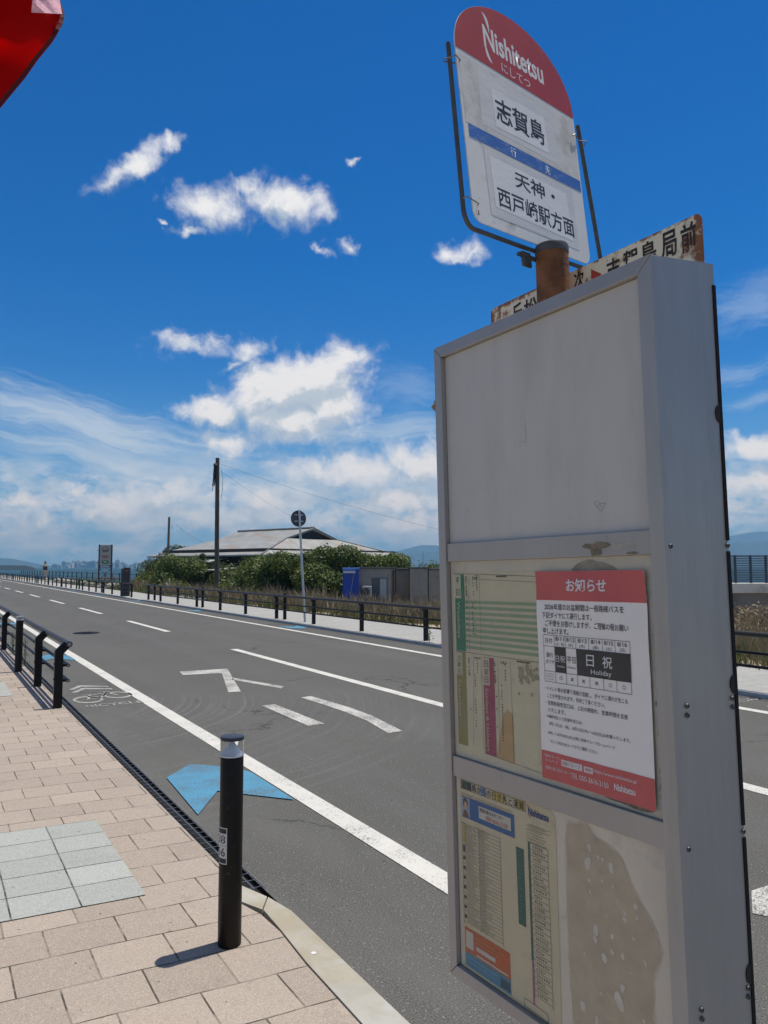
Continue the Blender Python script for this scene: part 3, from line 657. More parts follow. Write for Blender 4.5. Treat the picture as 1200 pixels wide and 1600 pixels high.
def rules(parent, name, segs, m, y, org):
    mb = MB()
    if name in ('small_print', 'banner_lettering', 'panel_lettering'): segs = glyphs(segs)
    for (u0, v0, u1, v1, w) in segs:
        d = Vector((u1-u0, v1-v0)).normalized(); s_ = Vector((-d.y, d.x))*w/2
        mb.poly([(u0-org[0]+s_.x, y, v0-org[1]+s_.y), (u0-org[0]-s_.x, y, v0-org[1]-s_.y), (u1-org[0]-s_.x, y, v1-org[1]-s_.y), (u1-org[0]+s_.x, y, v1-org[1]+s_.y)])
    return mb.build(name, m, parent, fix=False)
def specks_col(u, v0, v1, w, step, h, fill=.6):
    out = []; v = v0
    while v > v1:
        if random.random() < fill: out.append((u-w/2, v, u+w*random.uniform(.1, .5), v, h))
        v -= step
    return out
# timetable
TT = (.145, -.735); YT = .0035
tt = sheet_root('timetable_sheet', *TT, label='faded cream timetable sheet with green weekday stripes and pink Sunday bar', cat='timetable')
OLD = mat('yellowed_paper', (.64, .585, .40), .55, var=.05, vscale=14, dirt=(.41, .36, .22), dscale=16, damt=(.56, .8))
quad(tt, 'paper', .028, -.740, .258, -.4215, OLD, YT, TT)
GRN = mat('timetable_green', (.035, .22, .115), .55, var=.06, vscale=30); PGRN = mat('pale_green_band', (.30, .40, .24), .55, var=.05, vscale=30); OLIVE = mat('timetable_olive', (.30, .27, .10), .55, var=.06, vscale=30); PINK = mat('timetable_pink', (.36, .085, .13), .55, var=.08, vscale=30); ORG = mat('faded_orange', (.52, .36, .17), .55, var=.1, vscale=30)
y1 = YT-.0004; y2 = YT-.0008; y3 = YT-.0012
def ttext(b_, a0, a1, c0, h, m_, turn=False):
    if turn: return text(b_, a0-TT[1], a1-TT[1], c0-TT[0], h, m_, tt, y3, .008, rot=-90)
    return text(b_, a0-TT[0], a1-TT[0], c0-TT[1], h, m_, tt, y3, .008)
CRM = mat('label_cream', (.55, .52, .38), .55)
quad(tt, 'weekday_bar', .0340, -.561, .0620, -.4255, GRN, y1, TT); quad(tt, 'bar_label', .0345, -.468, .0525, -.426, CRM, y2, TT)
ttext('平', .0385, .0485, -.4365, .0115, GRN); ttext('日', .0385, .0485, -.4575, .0115, GRN)
ttext('Weekdays', -.474, -.538, .0435, .0105, CRM, True)
for k in range(9): quad(tt, 'timetable_band', .0625, -.4715-.0099*k-.0052, .2500, -.4715-.0099*k, PGRN, y1, TT)
quad(tt, 'saturday_bar', .0330, -.726, .0600, -.5635, OLIVE, y1, TT); quad(tt, 'bar_label', .0335, -.605, .0510, -.5640, CRM, y2, TT)
for c_, v in (('土', -.5735), ('曜', -.5865), ('日', -.599)): ttext(c_, .0375, .0475, v, .0098, OLIVE)
ttext('Saturdays', -.612, -.676, .0420, .0105, CRM, True)
quad(tt, 'sunday_bar', .1080, -.7300, .1370, -.5670, PINK, y1, TT); quad(tt, 'bar_label', .1085, -.614, .1255, -.5675, CRM, y2, TT)
for c_, v in (('日', -.578), ('祝', -.5915), ('日', -.605)): ttext(c_, .1120, .1220, v, .0108, PINK)
ttext('Sundays & Holidays', -.619, -.724, .1165, .0105, CRM, True)
poly(tt, 'orange_stain', [(.137, -.730), (.182, -.733), (.181, -.655), (.168, -.647), (.155, -.66), (.146, -.70)], ORG, y1, TT)
seg_ = [(.033, -.4235, .251, -.430, .0006), (.105, -.4345, .25, -.439, .0005), (.075, -.426, .0735, -.56, .0005), (.105, -.426, .105, -.561, .0005), (.033, -.5625, .25, -.5645, .0006), (.083, -.566, .0765, -.722, .0005), (.148, -.568, .146, -.722, .0005), (.179, -.568, .181, -.728, .0005), (.104, -.566, .104, -.727, .0005), (.105, -.729, .25, -.735, .0005)]
rules(tt, 'ruled_line', seg_, INKS, y2, TT)
sg = []
for u, v0, v1, w, st in [(.068, -.43, -.465, .004, .0032), (.068, -.475, -.556, .0035, .0095), (.088, -.43, -.472, .003, .0052), (.085, -.478, -.53, .0035, .0046), (.098, -.428, -.455, .003, .004), (.091, -.475, -.55, .003, .011),
                          (.070, -.57, -.607, .004, .0034), (.086, -.60, -.70, .003, .0046), (.093, -.57, -.60, .003, .005), (.072, -.64, -.68, .003, .010), (.140, -.575, -.61, .0035, .0035), (.156, -.61, -.70, .003, .0045), (.166, -.575, -.606, .003, .005), (.142, -.63, -.685, .003, .010)]:
    sg += specks_col(u, v0, v1, w, st, .0022, .8)
for u in np.arange(.15, .175, .004): sg.append((u, -.4295, u+.003, -.4295, .0024))
for u in np.arange(.195, .225, .004): sg.append((u, -.567, u+.003, -.5672, .0024))
for u, v in ((.085, -.4325), (.092, -.4325), (.085, -.5705), (.092, -.5705), (.154, -.5725), (.161, -.5725)): sg.append((u, v, u+.006, v-.0002, .0048))
tag(rules(tt, 'small_print', sg, INKS, y2, TT), kind='stuff')
DAMP = mat('paper_damp_stain', (.37, .335, .22), .7, var=.25, vscale=70)
for k in range(26):
    cu, cv = .190+random.random()*.052, -.575-abs(random.gauss(0, .018)); r = random.uniform(.002, .0075)
    poly(tt, 'damp_stain', smooth_loop([(cu+r*random.uniform(.5, 1.2)*math.cos(a), cv+r*random.uniform(.5, 1.3)*math.sin(a)) for a in np.linspace(0, 5.4, 7)], .0003), DAMP, y1-.00001*k, TT)
# notice (rippled paper, taped on the outside)
NO = (.357, -.738); YN = -.0002
nt = sheet_root('notice_poster', *NO, label='white service notice with red header and footer taped over the timetable panel', cat='notice')
NWHITE = mat('notice_paper', (.80, .775, .72), .42, var=.02, vscale=20); NRED = mat('notice_red', (.52, .10, .095), .42, var=.05, vscale=20)
def ripple(u, v): return .0011*math.sin(38*(u-.25)+60*(v+.42))*math.exp(-((v+.43)/.10)**2)+.0006*math.sin(90*u+20*v)
def rip_grid(name, u0, v0, u1, v1, m, off, nu=26, nv=30):
    us = np.linspace(u0, u1, nu); vs_ = np.linspace(v0, v1, nv)
    vv_ = [(u-NO[0], YN-off-ripple(u, v)-.0012, v-NO[1]) for v in vs_ for u in us]
    ff = [(j*nu+i, j*nu+i+1, (j+1)*nu+i+1, (j+1)*nu+i) for j in range(nv-1) for i in range(nu-1)]
    o = link(name, npmesh(name, vv_, ff, m), nt)
    for p in o.data.polygons: p.use_smooth = True
    return o
def onpaper(o, off=.0008):                    # lay a flat print on the rippled paper
    for v in o.data.vertices: v.co.y = YN-off-ripple(v.co.x+NO[0], v.co.z+NO[1])-.0012
    return o
rip_grid('paper', .2510, -.7380, .4630, -.4220, NWHITE, 0)
rip_grid('red_header', .2512, -.4665, .4628, -.4222, NRED, .0004, 26, 8); o_ = None
rip_grid('red_footer', .2515, -.7378, .4628, -.6960, NRED, .0004, 26, 8)
def ntext(body, u0, u1, v, h, m=INK, bold=.0): return onpaper(text(body, u0-NO[0], u1-NO[0], v-NO[1], h, m, nt, 0, bold*.3))
ntext('お知らせ', .318, .394, -.4435, .0195, WHITEINK, .075)
V1 = -.4425
ntext('2026年度のお盆期間は一般路線バスを', .269, .424, -.4755+.0, .0098, INK, .012) if False else None
for body, u0, u1, v, h, bd in [('2026年度のお盆期間は一般路線バスを', .269, .424, -.4765, .0098, .012), ('下記ダイヤにて運行します。', .264, .364, -.4895, .0095, .012), ('ご不便をお掛けしますが、ご理解の程お願い', .270, .431, -.5015, .0095, .012), ('申し上げます。', .265, .317, -.5130, .0092, .012),
    ('・イベント等の影響で道路が混雑し、ダイヤに遅れが生じる', .263, .424, -.6010, .0068, .004), ('ことが予想されます。何卒ご了承ください。', .268, .383, -.6115, .0068, .004), ('・定期券発売窓口は、上記の期間中、営業時間を変更', .264, .423, -.6225, .0068, .004), ('いたします。', .269, .306, -.6330, .0066, .004),
    ('※福岡地区バス営業所窓口は、', .265, .339, -.6430, .0052, .002), ('8月11日(火・祝)、8月13日(木)～16日(日)は休業いたします。', .270, .426, -.6540, .0060, .002), ('※詳しくは7月30日(木)以降に西鉄グループホームページ', .266, .398, -.6680, .0056, .002), ('もしくは右のQRコードからご確認ください。', .271, .366, -.6800, .0056, .002)]:
    ntext(body, u0, u1, v-.0, h, INK, bd)
TB = -.0055                                    # table
cu = [.2645, .288, .310, .332, .357, .382, .406, .432]; rv = [-.5195, -.5365, -.5745, -.5905]
sg = [(u, rv[0], u, rv[3], .0006) for i, u in enumerate(cu) if i in (0, 1, 7)]+[(u, rv[0], u, rv[1], .0006) for u in cu[2:7]]+[(u, rv[2], u, rv[3], .0006) for u in cu[2:7]]+[(cu[2], rv[1], cu[2], rv[2], .0006)]+[(cu[0], v, cu[7], v, .0006) for v in rv]
onpaper(rules(nt, 'table_rule', sg, INK, 0, NO))
def nquad(name, u0, v0, u1, v1, m, off=.0006):
    mb = MB(); k = 8
    for i in range(k):
        a, b_ = u0+(u1-u0)*i/k, u0+(u1-u0)*(i+1)/k
        mb.poly([(a-NO[0], 0, v0-NO[1]), (b_-NO[0], 0, v0-NO[1]), (b_-NO[0], 0, v1-NO[1]), (a-NO[0], 0, v1-NO[1])])
    return onpaper(mb.build(name, m, nt, fix=False), off)
NBLK = mat('notice_black', (.035, .035, .035), .45)
nquad('black_cell', cu[1]+.0004, rv[2], cu[2]-.0003, rv[1], NBLK); nquad('black_cell', cu[3], rv[2], cu[7]-.0003, rv[1], NBLK)
ntext('日付', .269, .284, -.528, .0075, INK, .004)
for i, (a, b_) in enumerate([('8/11', '(火・祝)'), ('8/12', '(水)'), ('8/13', '(木)'), ('8/14', '(金)'), ('8/15', '(土)'), ('8/16', '(日)')]):
    c_ = (cu[i+1]+cu[i+2])/2; ntext(a, c_-.0085, c_+.0085, -.5243, .0062, INK, .004); ntext(b_, c_-(.008 if i == 0 else .005), c_+(.008 if i == 0 else .005), -.5323, .0056, INK, .0)
ntext('運行', .269, .284, -.550, .0075, INK, .004); ntext('ダイヤ', .268, .286, -.560, .0070, INK, .004)
ntext('日祝', .2895, .3085, -.554, .0100, WHITEINK, .012); ntext('Holiday', .292, .307, -.5655, .0042, WHITEINK)
ntext('平日', .3120, .3300, -.554, .0095, INK, .006); ntext('Weekday', .3125, .3300, -.5655, .0042, INKS)
ntext('日', .352, .366, -.5515, .0165, WHITEINK, .014); ntext('祝', .381, .399, -.5515, .0168, WHITEINK, .014); ntext('Holiday', .360, .397, -.5680, .0088, WHITEINK, .002)
for i, c_ in enumerate('○×××○○'): u = (cu[i+1]+cu[i+2])/2; ntext(c_, u-.0028, u+.0028, -.5825, .0055, INKS)
for v in (-.5785, -.5825, -.5865): onpaper(rules(nt, 'small_print', [(.268, v, .283, v, .0018)], INKS, 0, NO))
NW2 = mat('notice_white_box', (.62, .60, .60), .45)
ntext('「西鉄グループ」', .257, .289, -.7030, .0046, WHITEINK); ntext('ホームページ', .259, .285, -.7095, .0044, WHITEINK)
nquad('search_box', .2925, -.7125, .3345, -.7030, NW2); ntext('西鉄グループ', .2945, .331, -.7078, .0058, NRED, .004)
nquad('search_box', .3375, -.7125, .3545, -.7040, NW2); ntext('検索', .3400, .3520, -.7083, .0052, NRED, .004)
ntext('https://www.nishitetsu.jp/', .357, .434, -.7070, .0062, WHITEINK, .0)
ntext('西鉄お客さまセンター', .259, .309, -.7205, .0054, WHITEINK, .002); ntext('TEL 050-3616-2150', .312, .384, -.7220, .0072, WHITEINK, .002)
onpaper(text('Nishitetsu', .394-NO[0], .430-NO[0], -.7205-NO[1], .0095, WHITEINK, nt, 0, .02))
for body, u, v in (('.', .4, -.9),): pass
TAPEC = mat('clear_tape', (.50, .47, .40), .35, var=.1, vscale=40)
quad(nt, 'tape_strip', .4635, -.735, .4715, -.452, TAPEC, .0026, NO)
for k in range(16):
    v = -.50-random.random()*.22; u = .466+random.random()*.006; r = random.uniform(.001, .003)
    poly(nt, 'tape_bubble', smooth_loop([(u+r*.6*math.cos(a), v+r*1.6*math.sin(a)) for a in np.linspace(0, 5.2, 6)], .0002), mat('glue_spot', (.36, .33, .25), .6), .0022, NO)
# fare table
FA = (.155, -1.1); YF = .0034
fa = sheet_root('fare_table_sheet', *FA, label='yellowed fare table sheet in the bottom panel with dense ruled columns', cat='fare table')
FPAP = mat('fare_paper', (.63, .55, .36), .5, var=.05, vscale=10, dirt=(.40, .35, .23), dscale=9, damt=(.55, .8))
poly(fa, 'paper', [(.030, -1.1080), (.268, -1.1080), (.270, -.800), (.262, -.7865), (.031, -.7860)], FPAP, YF, FA)
f1, f2, f3 = YF-.0004, YF-.0008, YF-.0012
YEL = mat('title_yellow', (.55, .42, .10), .5); TBL = mat('title_blue', (.16, .28, .42), .5); TGR = mat('title_green', (.10, .17, .14), .5); FBLUE = mat('fare_blue', (.035, .13, .30), .5); FORG = mat('fare_orange', (.52, .13, .045), .5); FCY = mat('fare_teal', (.06, .25, .36), .5); DGRN = mat('fare_dark_green', (.03, .13, .10), .5); FCREAM = mat('fare_cream', (.56, .54, .45), .5); FPINK = mat('route_pink', (.42, .12, .25), .5)
for a, b_, m_ in ((.037, .066, TGR), (.090, .106, TBL), (.125, .152, YEL), (.184, .2015, YEL)): quad(fa, 'title_patch', a, -.8020, b_, -.7885, m_, f1, FA)
text('志賀島からの行き先と運賃', .040-FA[0], .201-FA[0], -.7953-FA[1], .0122, INK, fa, f2, .004)
rules(fa, 'title_frame', [(.0365, -.788, .204, -.788, .0007), (.0365, -.8025, .204, -.8025, .0007), (.0365, -.788, .0365, -.8025, .0007), (.204, -.788, .204, -.8025, .0007)], INK, f2, FA)
text('Nishitetsu', .210-FA[0], .256-FA[0], -.800-FA[1], .0115, mat('logo_navy', (.02, .06, .20), .5), fa, f2, .03, name='logo_lettering')
for q_ in ((.2085, -.790, .213, -.796, .0015), (.211, -.8045, .2145, -.8095, .0015)): rules(fa, 'logo_swoosh', [q_], FORG, f2, FA)
quad(fa, 'call_centre_panel', .037, -.8515, .176, -.8150, FBLUE, f1, FA); quad(fa, 'call_centre_box', .0850, -.8425, .168, -.8220, FCREAM, f2, FA); quad(fa, 'call_centre_picture', .0380, -.8500, .060, -.8165, mat('pale_blue_print', (.30, .40, .50), .5), f2, FA)
text('西鉄お客さまセンター', .088-FA[0], .150-FA[0], -.8275-FA[1], .0065, INK, fa, f3, .004)
text('050-3616-2150', .104-FA[0], .160-FA[0], -.8375-FA[1], .0070, FORG, fa, f3, .004)
mb = MB(); mb.prism([(.048-FA[0]+.006*math.cos(a), f3, -.829-FA[1]+.008*math.sin(a)) for a in np.linspace(0, 6.0, 16)], (0, -.0001, 0)); mb.build('clerk_face', mat('print_skin', (.50, .34, .24), .5), fa)
poly(fa, 'clerk_hair', [(.0415, -.827), (.043, -.819), (.050, -.8175), (.0555, -.823), (.0545, -.830), (.0525, -.823), (.045, -.824), (.0435, -.834)], mat('print_brown', (.12, .06, .04), .5), f3-.0003, FA)
poly(fa, 'clerk_suit', [(.040, -.850), (.043, -.840), (.048, -.8375), (.053, -.840), (.057, -.850)], mat('print_suit', (.16, .10, .05), .5), f3, FA)
sg = []
for v in np.arange(-.862, -1.034, -.0062): sg.append((.0365, v, .1395, v-.0002, .0005))
for u in (.0365, .0825, .0965, .1395): sg.append((u, -.860, u-.0005, -1.034, .0006))
for v in np.arange(-.848, -1.083, -.0092): sg.append((.2115, v, .2515, v, .0005))
for u in (.2115, .2515): sg.append((u, -.847, u, -1.083, .0006))
for a in ((.187, -1.0925, .240, -1.0945), (.187, -1.1045, .240, -1.1065), (.187, -1.0925, .187, -1.1045), (.240, -1.0945, .240, -1.1065)): sg.append((*a, .0007))
for v in (-.8195, -.8255): sg.append((.2095, v, .2565, v, .0005))
rules(fa, 'table_rule', sg, INKS, f2, FA)
sg = []
for v in np.arange(-.865, -1.032, -.0062):
    sg.append((.046, v, .046+random.uniform(.015, .033), v, .0026)); sg.append((.084, v, .0945, v, .0034))
    if random.random() < .5: sg.append((.099, v, .099+random.uniform(.006, .018), v, .0020))
for v in np.arange(-.8525, -1.08, -.0092): sg.append((.218, v, .218+random.uniform(.015, .028), v, .0042))
for v in (-.8105, -.8135): sg.append((.075, v, .170, v, .0016))
sg.append((.038, -.8115, .070, -.8112, .0028))
for v in (-.822, -.8285, -.833, -.8375, -.842, -.8465): sg.append((.205, v, .205+random.uniform(.03, .05), v, .0020))
tag(rules(fa, 'small_print', sg, INKS, f2, FA), kind='stuff')
sg = [(.038, v, .0440, v, .0055*random.choice((1, 1, 2))) for v in np.arange(-.872, -1.03, -.0165)]
rules(fa, 'row_marker', sg[2:], mat('row_marker_dark', (.05, .07, .06), .5), f3, FA); rules(fa, 'row_marker', [(.038, -.868, .0445, -.868, .009), (.038, -.886, .0445, -.886, .018)], YEL, f3, FA)
poly(fa, 'route_banner', [(.178, -.863), (.1965, -.863), (.1965, -.9825), (.179, -.9825)], DGRN, f1, FA)
sg = [(.184, v, .1905, v, .0030) for v in np.arange(-.868, -.975, -.0058) if random.random() < .85]; rules(fa, 'banner_lettering', sg, mat('banner_pale', (.20, .30, .22), .5), f2, FA)
quad(fa, 'route_line', .2065, -1.028, .2105, -.848, DGRN, f1, FA); quad(fa, 'route_line', .2070, -1.094, .2110, -1.0285, FPINK, f1, FA)
quad(fa, 'travel_card_panel', .036, -1.0800, .155, -1.0380, FORG, f1, FA); quad(fa, 'travel_card_panel', .036, -1.1030, .155, -1.0803, FCY, f1, FA)
quad(fa, 'panel_inset', .0395, -1.0720, .060, -1.0430, FCREAM, f2, FA); quad(fa, 'panel_inset', .0680, -1.0680, .118, -1.0610, FCREAM, f2, FA); quad(fa, 'panel_inset', .0680, -1.0770, .150, -1.0740, FCREAM, f2, FA); quad(fa, 'panel_inset', .130, -1.1000, .153, -1.0860, mat('teal_dark', (.03, .08, .12), .5), f2, FA)
sg = [(.068, -1.048, .140, -1.0485, .0042), (.068, -1.055, .125, -1.0552, .003)]; rules(fa, 'panel_lettering', sg, mat('panel_orange_pale', (.62, .33, .16), .5), f2, FA)
sg = [(.042, -1.087, .120, -1.0875, .0035), (.050, -1.0945, .122, -1.0948, .003)]; rules(fa, 'panel_lettering', sg, mat('panel_teal_pale', (.28, .44, .50), .5), f2, FA)
# peeled adhesive patch with paper flecks
PEEL = mat('peeled_adhesive', (.54, .455, .315), .6, var=.12, vscale=26, dirt=(.22, .19, .14), dscale=12, damt=(.6, .8))
stain_pts = [(.296, -.797), (.320, -.791), (.337, -.791), (.353, -.803), (.379, -.811), (.398, -.821), (.407, -.841), (.421, -.863), (.438, -.882), (.451, -.903), (.455, -.925), (.444, -.949), (.440, -.976), (.438, -1.013), (.437, -1.060), (.433, -1.1075), (.291, -1.1075), (.293, -1.081), (.290, -1.03), (.289, -.989), (.288, -.949), (.290, -.886), (.291, -.836), (.293, -.811)]
HALO = mat('adhesive_edge', (.62, .54, .405), .6, var=.16, vscale=60)
cu_, cv_ = .365, -.96
def grow(pts, g): return [(cu_+(u-cu_)*(1+g), max(-1.1080, cv_+(v-cv_)*(1+g*.6))) for u, v in pts]
blot('adhesive_edge', smooth_loop(grow(stain_pts, .035), .0010, 4), HALO, .0036)
blot('adhesive_patch', smooth_loop(stain_pts, .0006, 4), PEEL, .0034)
FLECK = mat('paper_fleck', (.68, .63, .53), .6, var=.08, vscale=50)
for (u, v, s_) in [(.334, -.842, 2.4), (.337, -.819, 1.5), (.354, -.828, 1.1), (.362, -.829, 1.0), (.377, -.835, 1.9), (.335, -.866, 1), (.336, -.882, 1.1), (.36, -.86, .8), (.379, -.861, .9), (.386, -.878, .9), (.418, -.874, 1.4), (.398, -.890, .9), (.398, -.898, 1.2), (.419, -.889, 1.0), (.344, -.932, 1.9), (.374, -.929, 1.2), (.342, -.945, 1.3), (.411, -.918, .9), (.32, -.973, .8), (.358, -.964, 1.8), (.373, -.951, 1.2), (.392, -.948, 1.4), (.43, -.942, 1.0), (.383, -1.011, 3.0), (.313, -1.049, 1.9), (.339, -1.058, 1.6), (.389, -.991, 1.4), (.349, -1.016, .8), (.423, -1.019, .8), (.365, -.905, .5), (.33, -.905, .4), (.405, -.965, .5), (.40, -1.06, 1.2), (.36, -1.085, 1.4), (.41, -1.09, .9), (.33, -1.09, .7)]:
    r = .0032*s_*.9; el = random.uniform(1, 1.7); tl = random.uniform(-.4, .6)
    pts = [(u+r*random.uniform(.6, 1.15)*math.cos(a)-tl*r*math.sin(a)*.6, v+r*el*random.uniform(.6, 1.15)*math.sin(a)) for a in np.linspace(0, 5.5, 8)]
    mb = MB(); mb.poly([L(a, .0029, c_) for a, c_ in smooth_loop(pts, .0001, 3)]); mb.build('paper_fleck', FLECK, case, fix=False)
m = bpy.data.materials.new('cloudy_acrylic'); m.use_nodes = True; q = NT(m.node_tree); q.n.remove(q.n['Principled BSDF'])
tco = q.new('ShaderNodeTexCoord').outputs['Object']; trb = q.new('ShaderNodeBsdfTransparent'); glo = q.new('ShaderNodeBsdfGlossy'); glo.inputs['Roughness'].default_value = .12; dif = q.new('ShaderNodeBsdfDiffuse'); dif.inputs[0].default_value = (.62, .60, .55, 1)
fr_ = q.new('ShaderNodeFresnel'); fr_.inputs[0].default_value = 1.42
m1 = q.new('ShaderNodeMixShader'); q.put(m1.inputs[0], q.math('MULTIPLY', fr_.outputs[0], .45)); q.l.new(trb.outputs[0], m1.inputs[1]); q.l.new(glo.outputs[0], m1.inputs[2])
cl = q.math('ADD', q.mapr(q.noise(tco, 7, 7, .68), .48, .75, .0, .12), q.mapr(q.noise(q.vm('MULTIPLY', tco, (40, 1, 2.0)), 5, 4, .6), .62, .8, 0, .06))
m2 = q.new('ShaderNodeMixShader'); q.put(m2.inputs[0], cl); q.l.new(m1.outputs[0], m2.inputs[1]); q.l.new(dif.outputs[0], m2.inputs[2]); q.l.new(m2.outputs[0], q.n['Material Output'].inputs[0]); ACR = m
blot('acrylic_cover', [(fw_+.001, -1.1083), (BW-.0255, -1.1083), (BW-.0255, -.7838), (fw_+.001, -.7838)], ACR, .0012)
blot('acrylic_cover', [(fw_+.001, -.7474), (BW-.0255, -.7474), (BW-.0255, -.4026), (fw_+.001, -.4026)], ACR, .0012)
# scuffed edge of the lower panel
blot('glue_residue', smooth_loop([(.36, -.7385), (.39, -.737), (.43, -.7395), (.455, -.7405), (.44, -.744), (.40, -.743)], .0006), GRIME, .0036)

# ------------------------------------------------------------------ bollard
bo = empty('bollard_light', G(358.5, 1475, SW_Z), label='black cylindrical bollard light with clear lens on the sidewalk corner', cat='bollard')
mb = MB(); mb.lathe([(.047, 0), (.0488, .004), (.0488, .792), (.047, .797)], 48); mb.build('tube', BOLM, bo, True)
mb = MB(); mb.lathe([(.050, 0), (.050, .796), (.050, .80), (.0515, .802)], 48)
m, q, b = custom('clear_lens'); b.inputs['Base Color'].default_value = (.92, .95, .95, 1); b.inputs['Transmission Weight'].default_value = 1; b.inputs['Roughness'].default_value = .04; b.inputs['IOR'].default_value = 1.06
mb.b.free(); mb = MB(); mb.lathe([(.0495, .799), (.0495, .867)], 48, cap=False); mb.build('lens', m, bo, True)
mb = MB(); mb.lathe([(.0485, .797), (.0485, .803), (.0445, .806), (.037, .814), (.024, .832), (.012, .850), (.004, .866)], 40); mb.build('reflector', mat('white_reflector', (.74, .74, .74), .35), bo, True)
mb = MB(); mb.lathe([(.0497, .8665), (.0508, .869), (.0508, .878), (.049, .8815), (.03, .883), (.002, .8832)], 48); mb.build('cap', mat('cap_navy', (.022, .025, .035), .35), bo, True)
STW = mat('sticker_cream', (.62, .60, .56), .5, var=.05, vscale=50)
def on_cyl(pts, r, azc): return [(math.sin(azc-x/r)*r, math.cos(azc-x/r)*r, z) for x, z in pts]
AZC = rad(258)
def cyl_patch(name, x0, x1, z0, z1, r, m):
    N = 16; mb = MB()
    for i in range(N):
        a, b_ = x0+(x1-x0)*i/N, x0+(x1-x0)*(i+1)/N; mb.poly(on_cyl([(a, z0), (b_, z0), (b_, z1), (a, z1)], r, AZC))
    return mb.build(name, m, bo, True)
cyl_patch('number_sticker', -.034, .034, .350, .502, .0494, STW); cyl_patch('sticker_border', -.031, .031, .478, .498, .0497, INK); cyl_patch('sticker_border', -.031, .031, .354, .374, .0497, INK); cyl_patch('sticker_border', -.031, .031, .4255, .4270, .0497, INK)
def cyl_text(s, x0, x1, zc, h, m):
    o = text(s, x0, x1, zc, h, m, bo, 0, .01)
    for v in o.data.vertices: v.co = Vector(on_cyl([(v.co.x, v.co.z)], .0499, AZC)[0])
bo.scale = (1, 1, .973)
cyl_text('38', -.020, .026, .4530, .036, INK); cyl_text('56', -.020, .026, .400, .036, INK)

# ------------------------------------------------------------------ pedestrian fences
def post_mesh():
    mb = MB(); mb.prism([(-.045, -.03, 0), (.045, -.03, 0), (.045, -.03, .60), (.115, -.03, .675), (.05, -.03, .735), (-.045, -.03, .635)], (0, .06, 0))
    for z in (.30, .47):
        mb.tube([(.04, 0, z), (.085, 0, z)], .016, 8)
        for s_ in (-.017, .017): mb.tube([(-.052, s_, z+.02), (-.04, s_, z+.02)], .009, 6)
    return mb.mesh('post', BLACK)
POSTM = post_mesh()
def capped_mesh():
    mb = MB(); mb.lathe([(.052, 0), (.052, .77)], 24); return mb.mesh('capped_post', BLACK, True)
CAPPED = capped_mesh()
def capm():
    mb = MB(); mb.lathe([(.053, .772), (.053, .79), (.045, .795)], 24); mb.lathe([(.035, .795), (.05, .82)], 24); mb.lathe([(.053, .82), (.053, .832)], 24); return mb.mesh('post_lens', mat('lens_grey', (.42, .43, .43), .3), True)
CAPM = capm()
def fence(label, x, side, posts, capped, y0, y1, grp, capside=-1, lens=True, z0=0.03):
    o = empty('pedestrian_fence', (x, posts[0], z0), label=label, cat='fence', group=grp)
    base = posts[0]
    for y in posts: link('post', POSTM, o, (0, y-base, 0), (0, 0, 0 if side > 0 else math.pi))
    for y in capped:
        c_ = link('capped_post', CAPPED, o, (-side*.075 if capside < 0 else 0, y-base, 0))
        if lens: link('post_lens', CAPM, c_)
    mb = MB(); mb.tube([(side*.102, y0-base, .705), (side*.102, y1-base, .705)], .034, 14)
    mb.build('top_rail', mat('rail_brown_black', (.055, .050, .045), .45, 0, spec=.25), o, True)
    for z in (.30, .47): mb = MB(); mb.tube([(side*.098, y0-base, z), (side*.098, y1-base, z)], .0195, 10); mb.build('lower_rail', BLACK, o, True)
    ENDC = mat('rail_end_grey', (.26, .26, .26), .6)
    for ye in (y0, y1):
        for z, r in ((.705, .022), (.30, .012), (.47, .012)):
            mb = MB(); s_ = -.003 if ye == y0 else .003; mb.tube([(side*(.102 if z > .6 else .098), ye-base, z), (side*(.102 if z > .6 else .098), ye-base+s_, z)], r, 12); mb.build('rail_end', ENDC, o)
    return o
fence('near black pedestrian fence with slanted post tops beside pink sidewalk', 1.315, 1, [9.41, 11.22, 16.45, 19.0, 21.5, 24.0], [12.93, 20.6], 9.36, 24.1, 'black pedestrian fences along the road', z0=SW_Z)
fence('far black pedestrian fence in front of the sheds and sign pole', 9.13, -1, [-3.5, -.8, 1.9, 5.4, 8.1, 10.9, 13.65, 16.45, 19.15, 21.75, 24.38, 26.95, 29.75, 32.42, 35.2, 37.4], [12.9, 21.3, 29.25, 36.55], -3.6, 37.55, 'black pedestrian fences along the road', capside=-1, lens=False, z0=.045)
fence('far black pedestrian fence running away beyond the dark pylon to the left', 9.13, -1, [40.95+2.43*i for i in range(70)], [49.2+8.1*i for i in range(18)], 40.85, 40.95+2.43*69+.1, 'black pedestrian fences along the road', lens=False, z0=.045)
def weed(x, y, h, lab, nn=60):
    mb = MB()
    for k in range(nn):
        a = random.random()*6.28; r = random.random()*.09; z = random.random()*h; t = Vector((x+r*math.cos(a), y+r*math.sin(a), z)); d = Vector((random.gauss(0, 1), random.gauss(0, 1), random.gauss(.3, .6))).normalized()*random.uniform(.03, .06); s_ = d.cross(Vector((0, 0, 1)))*.35
        mb.poly([t, t+d*.5+s_, t+d, t+d*.5-s_])
    for k in range(5): mb.tube([(x, y, 0), (x+random.gauss(0, .03), y+random.gauss(0, .03), h)], .003, 4)
    return mb
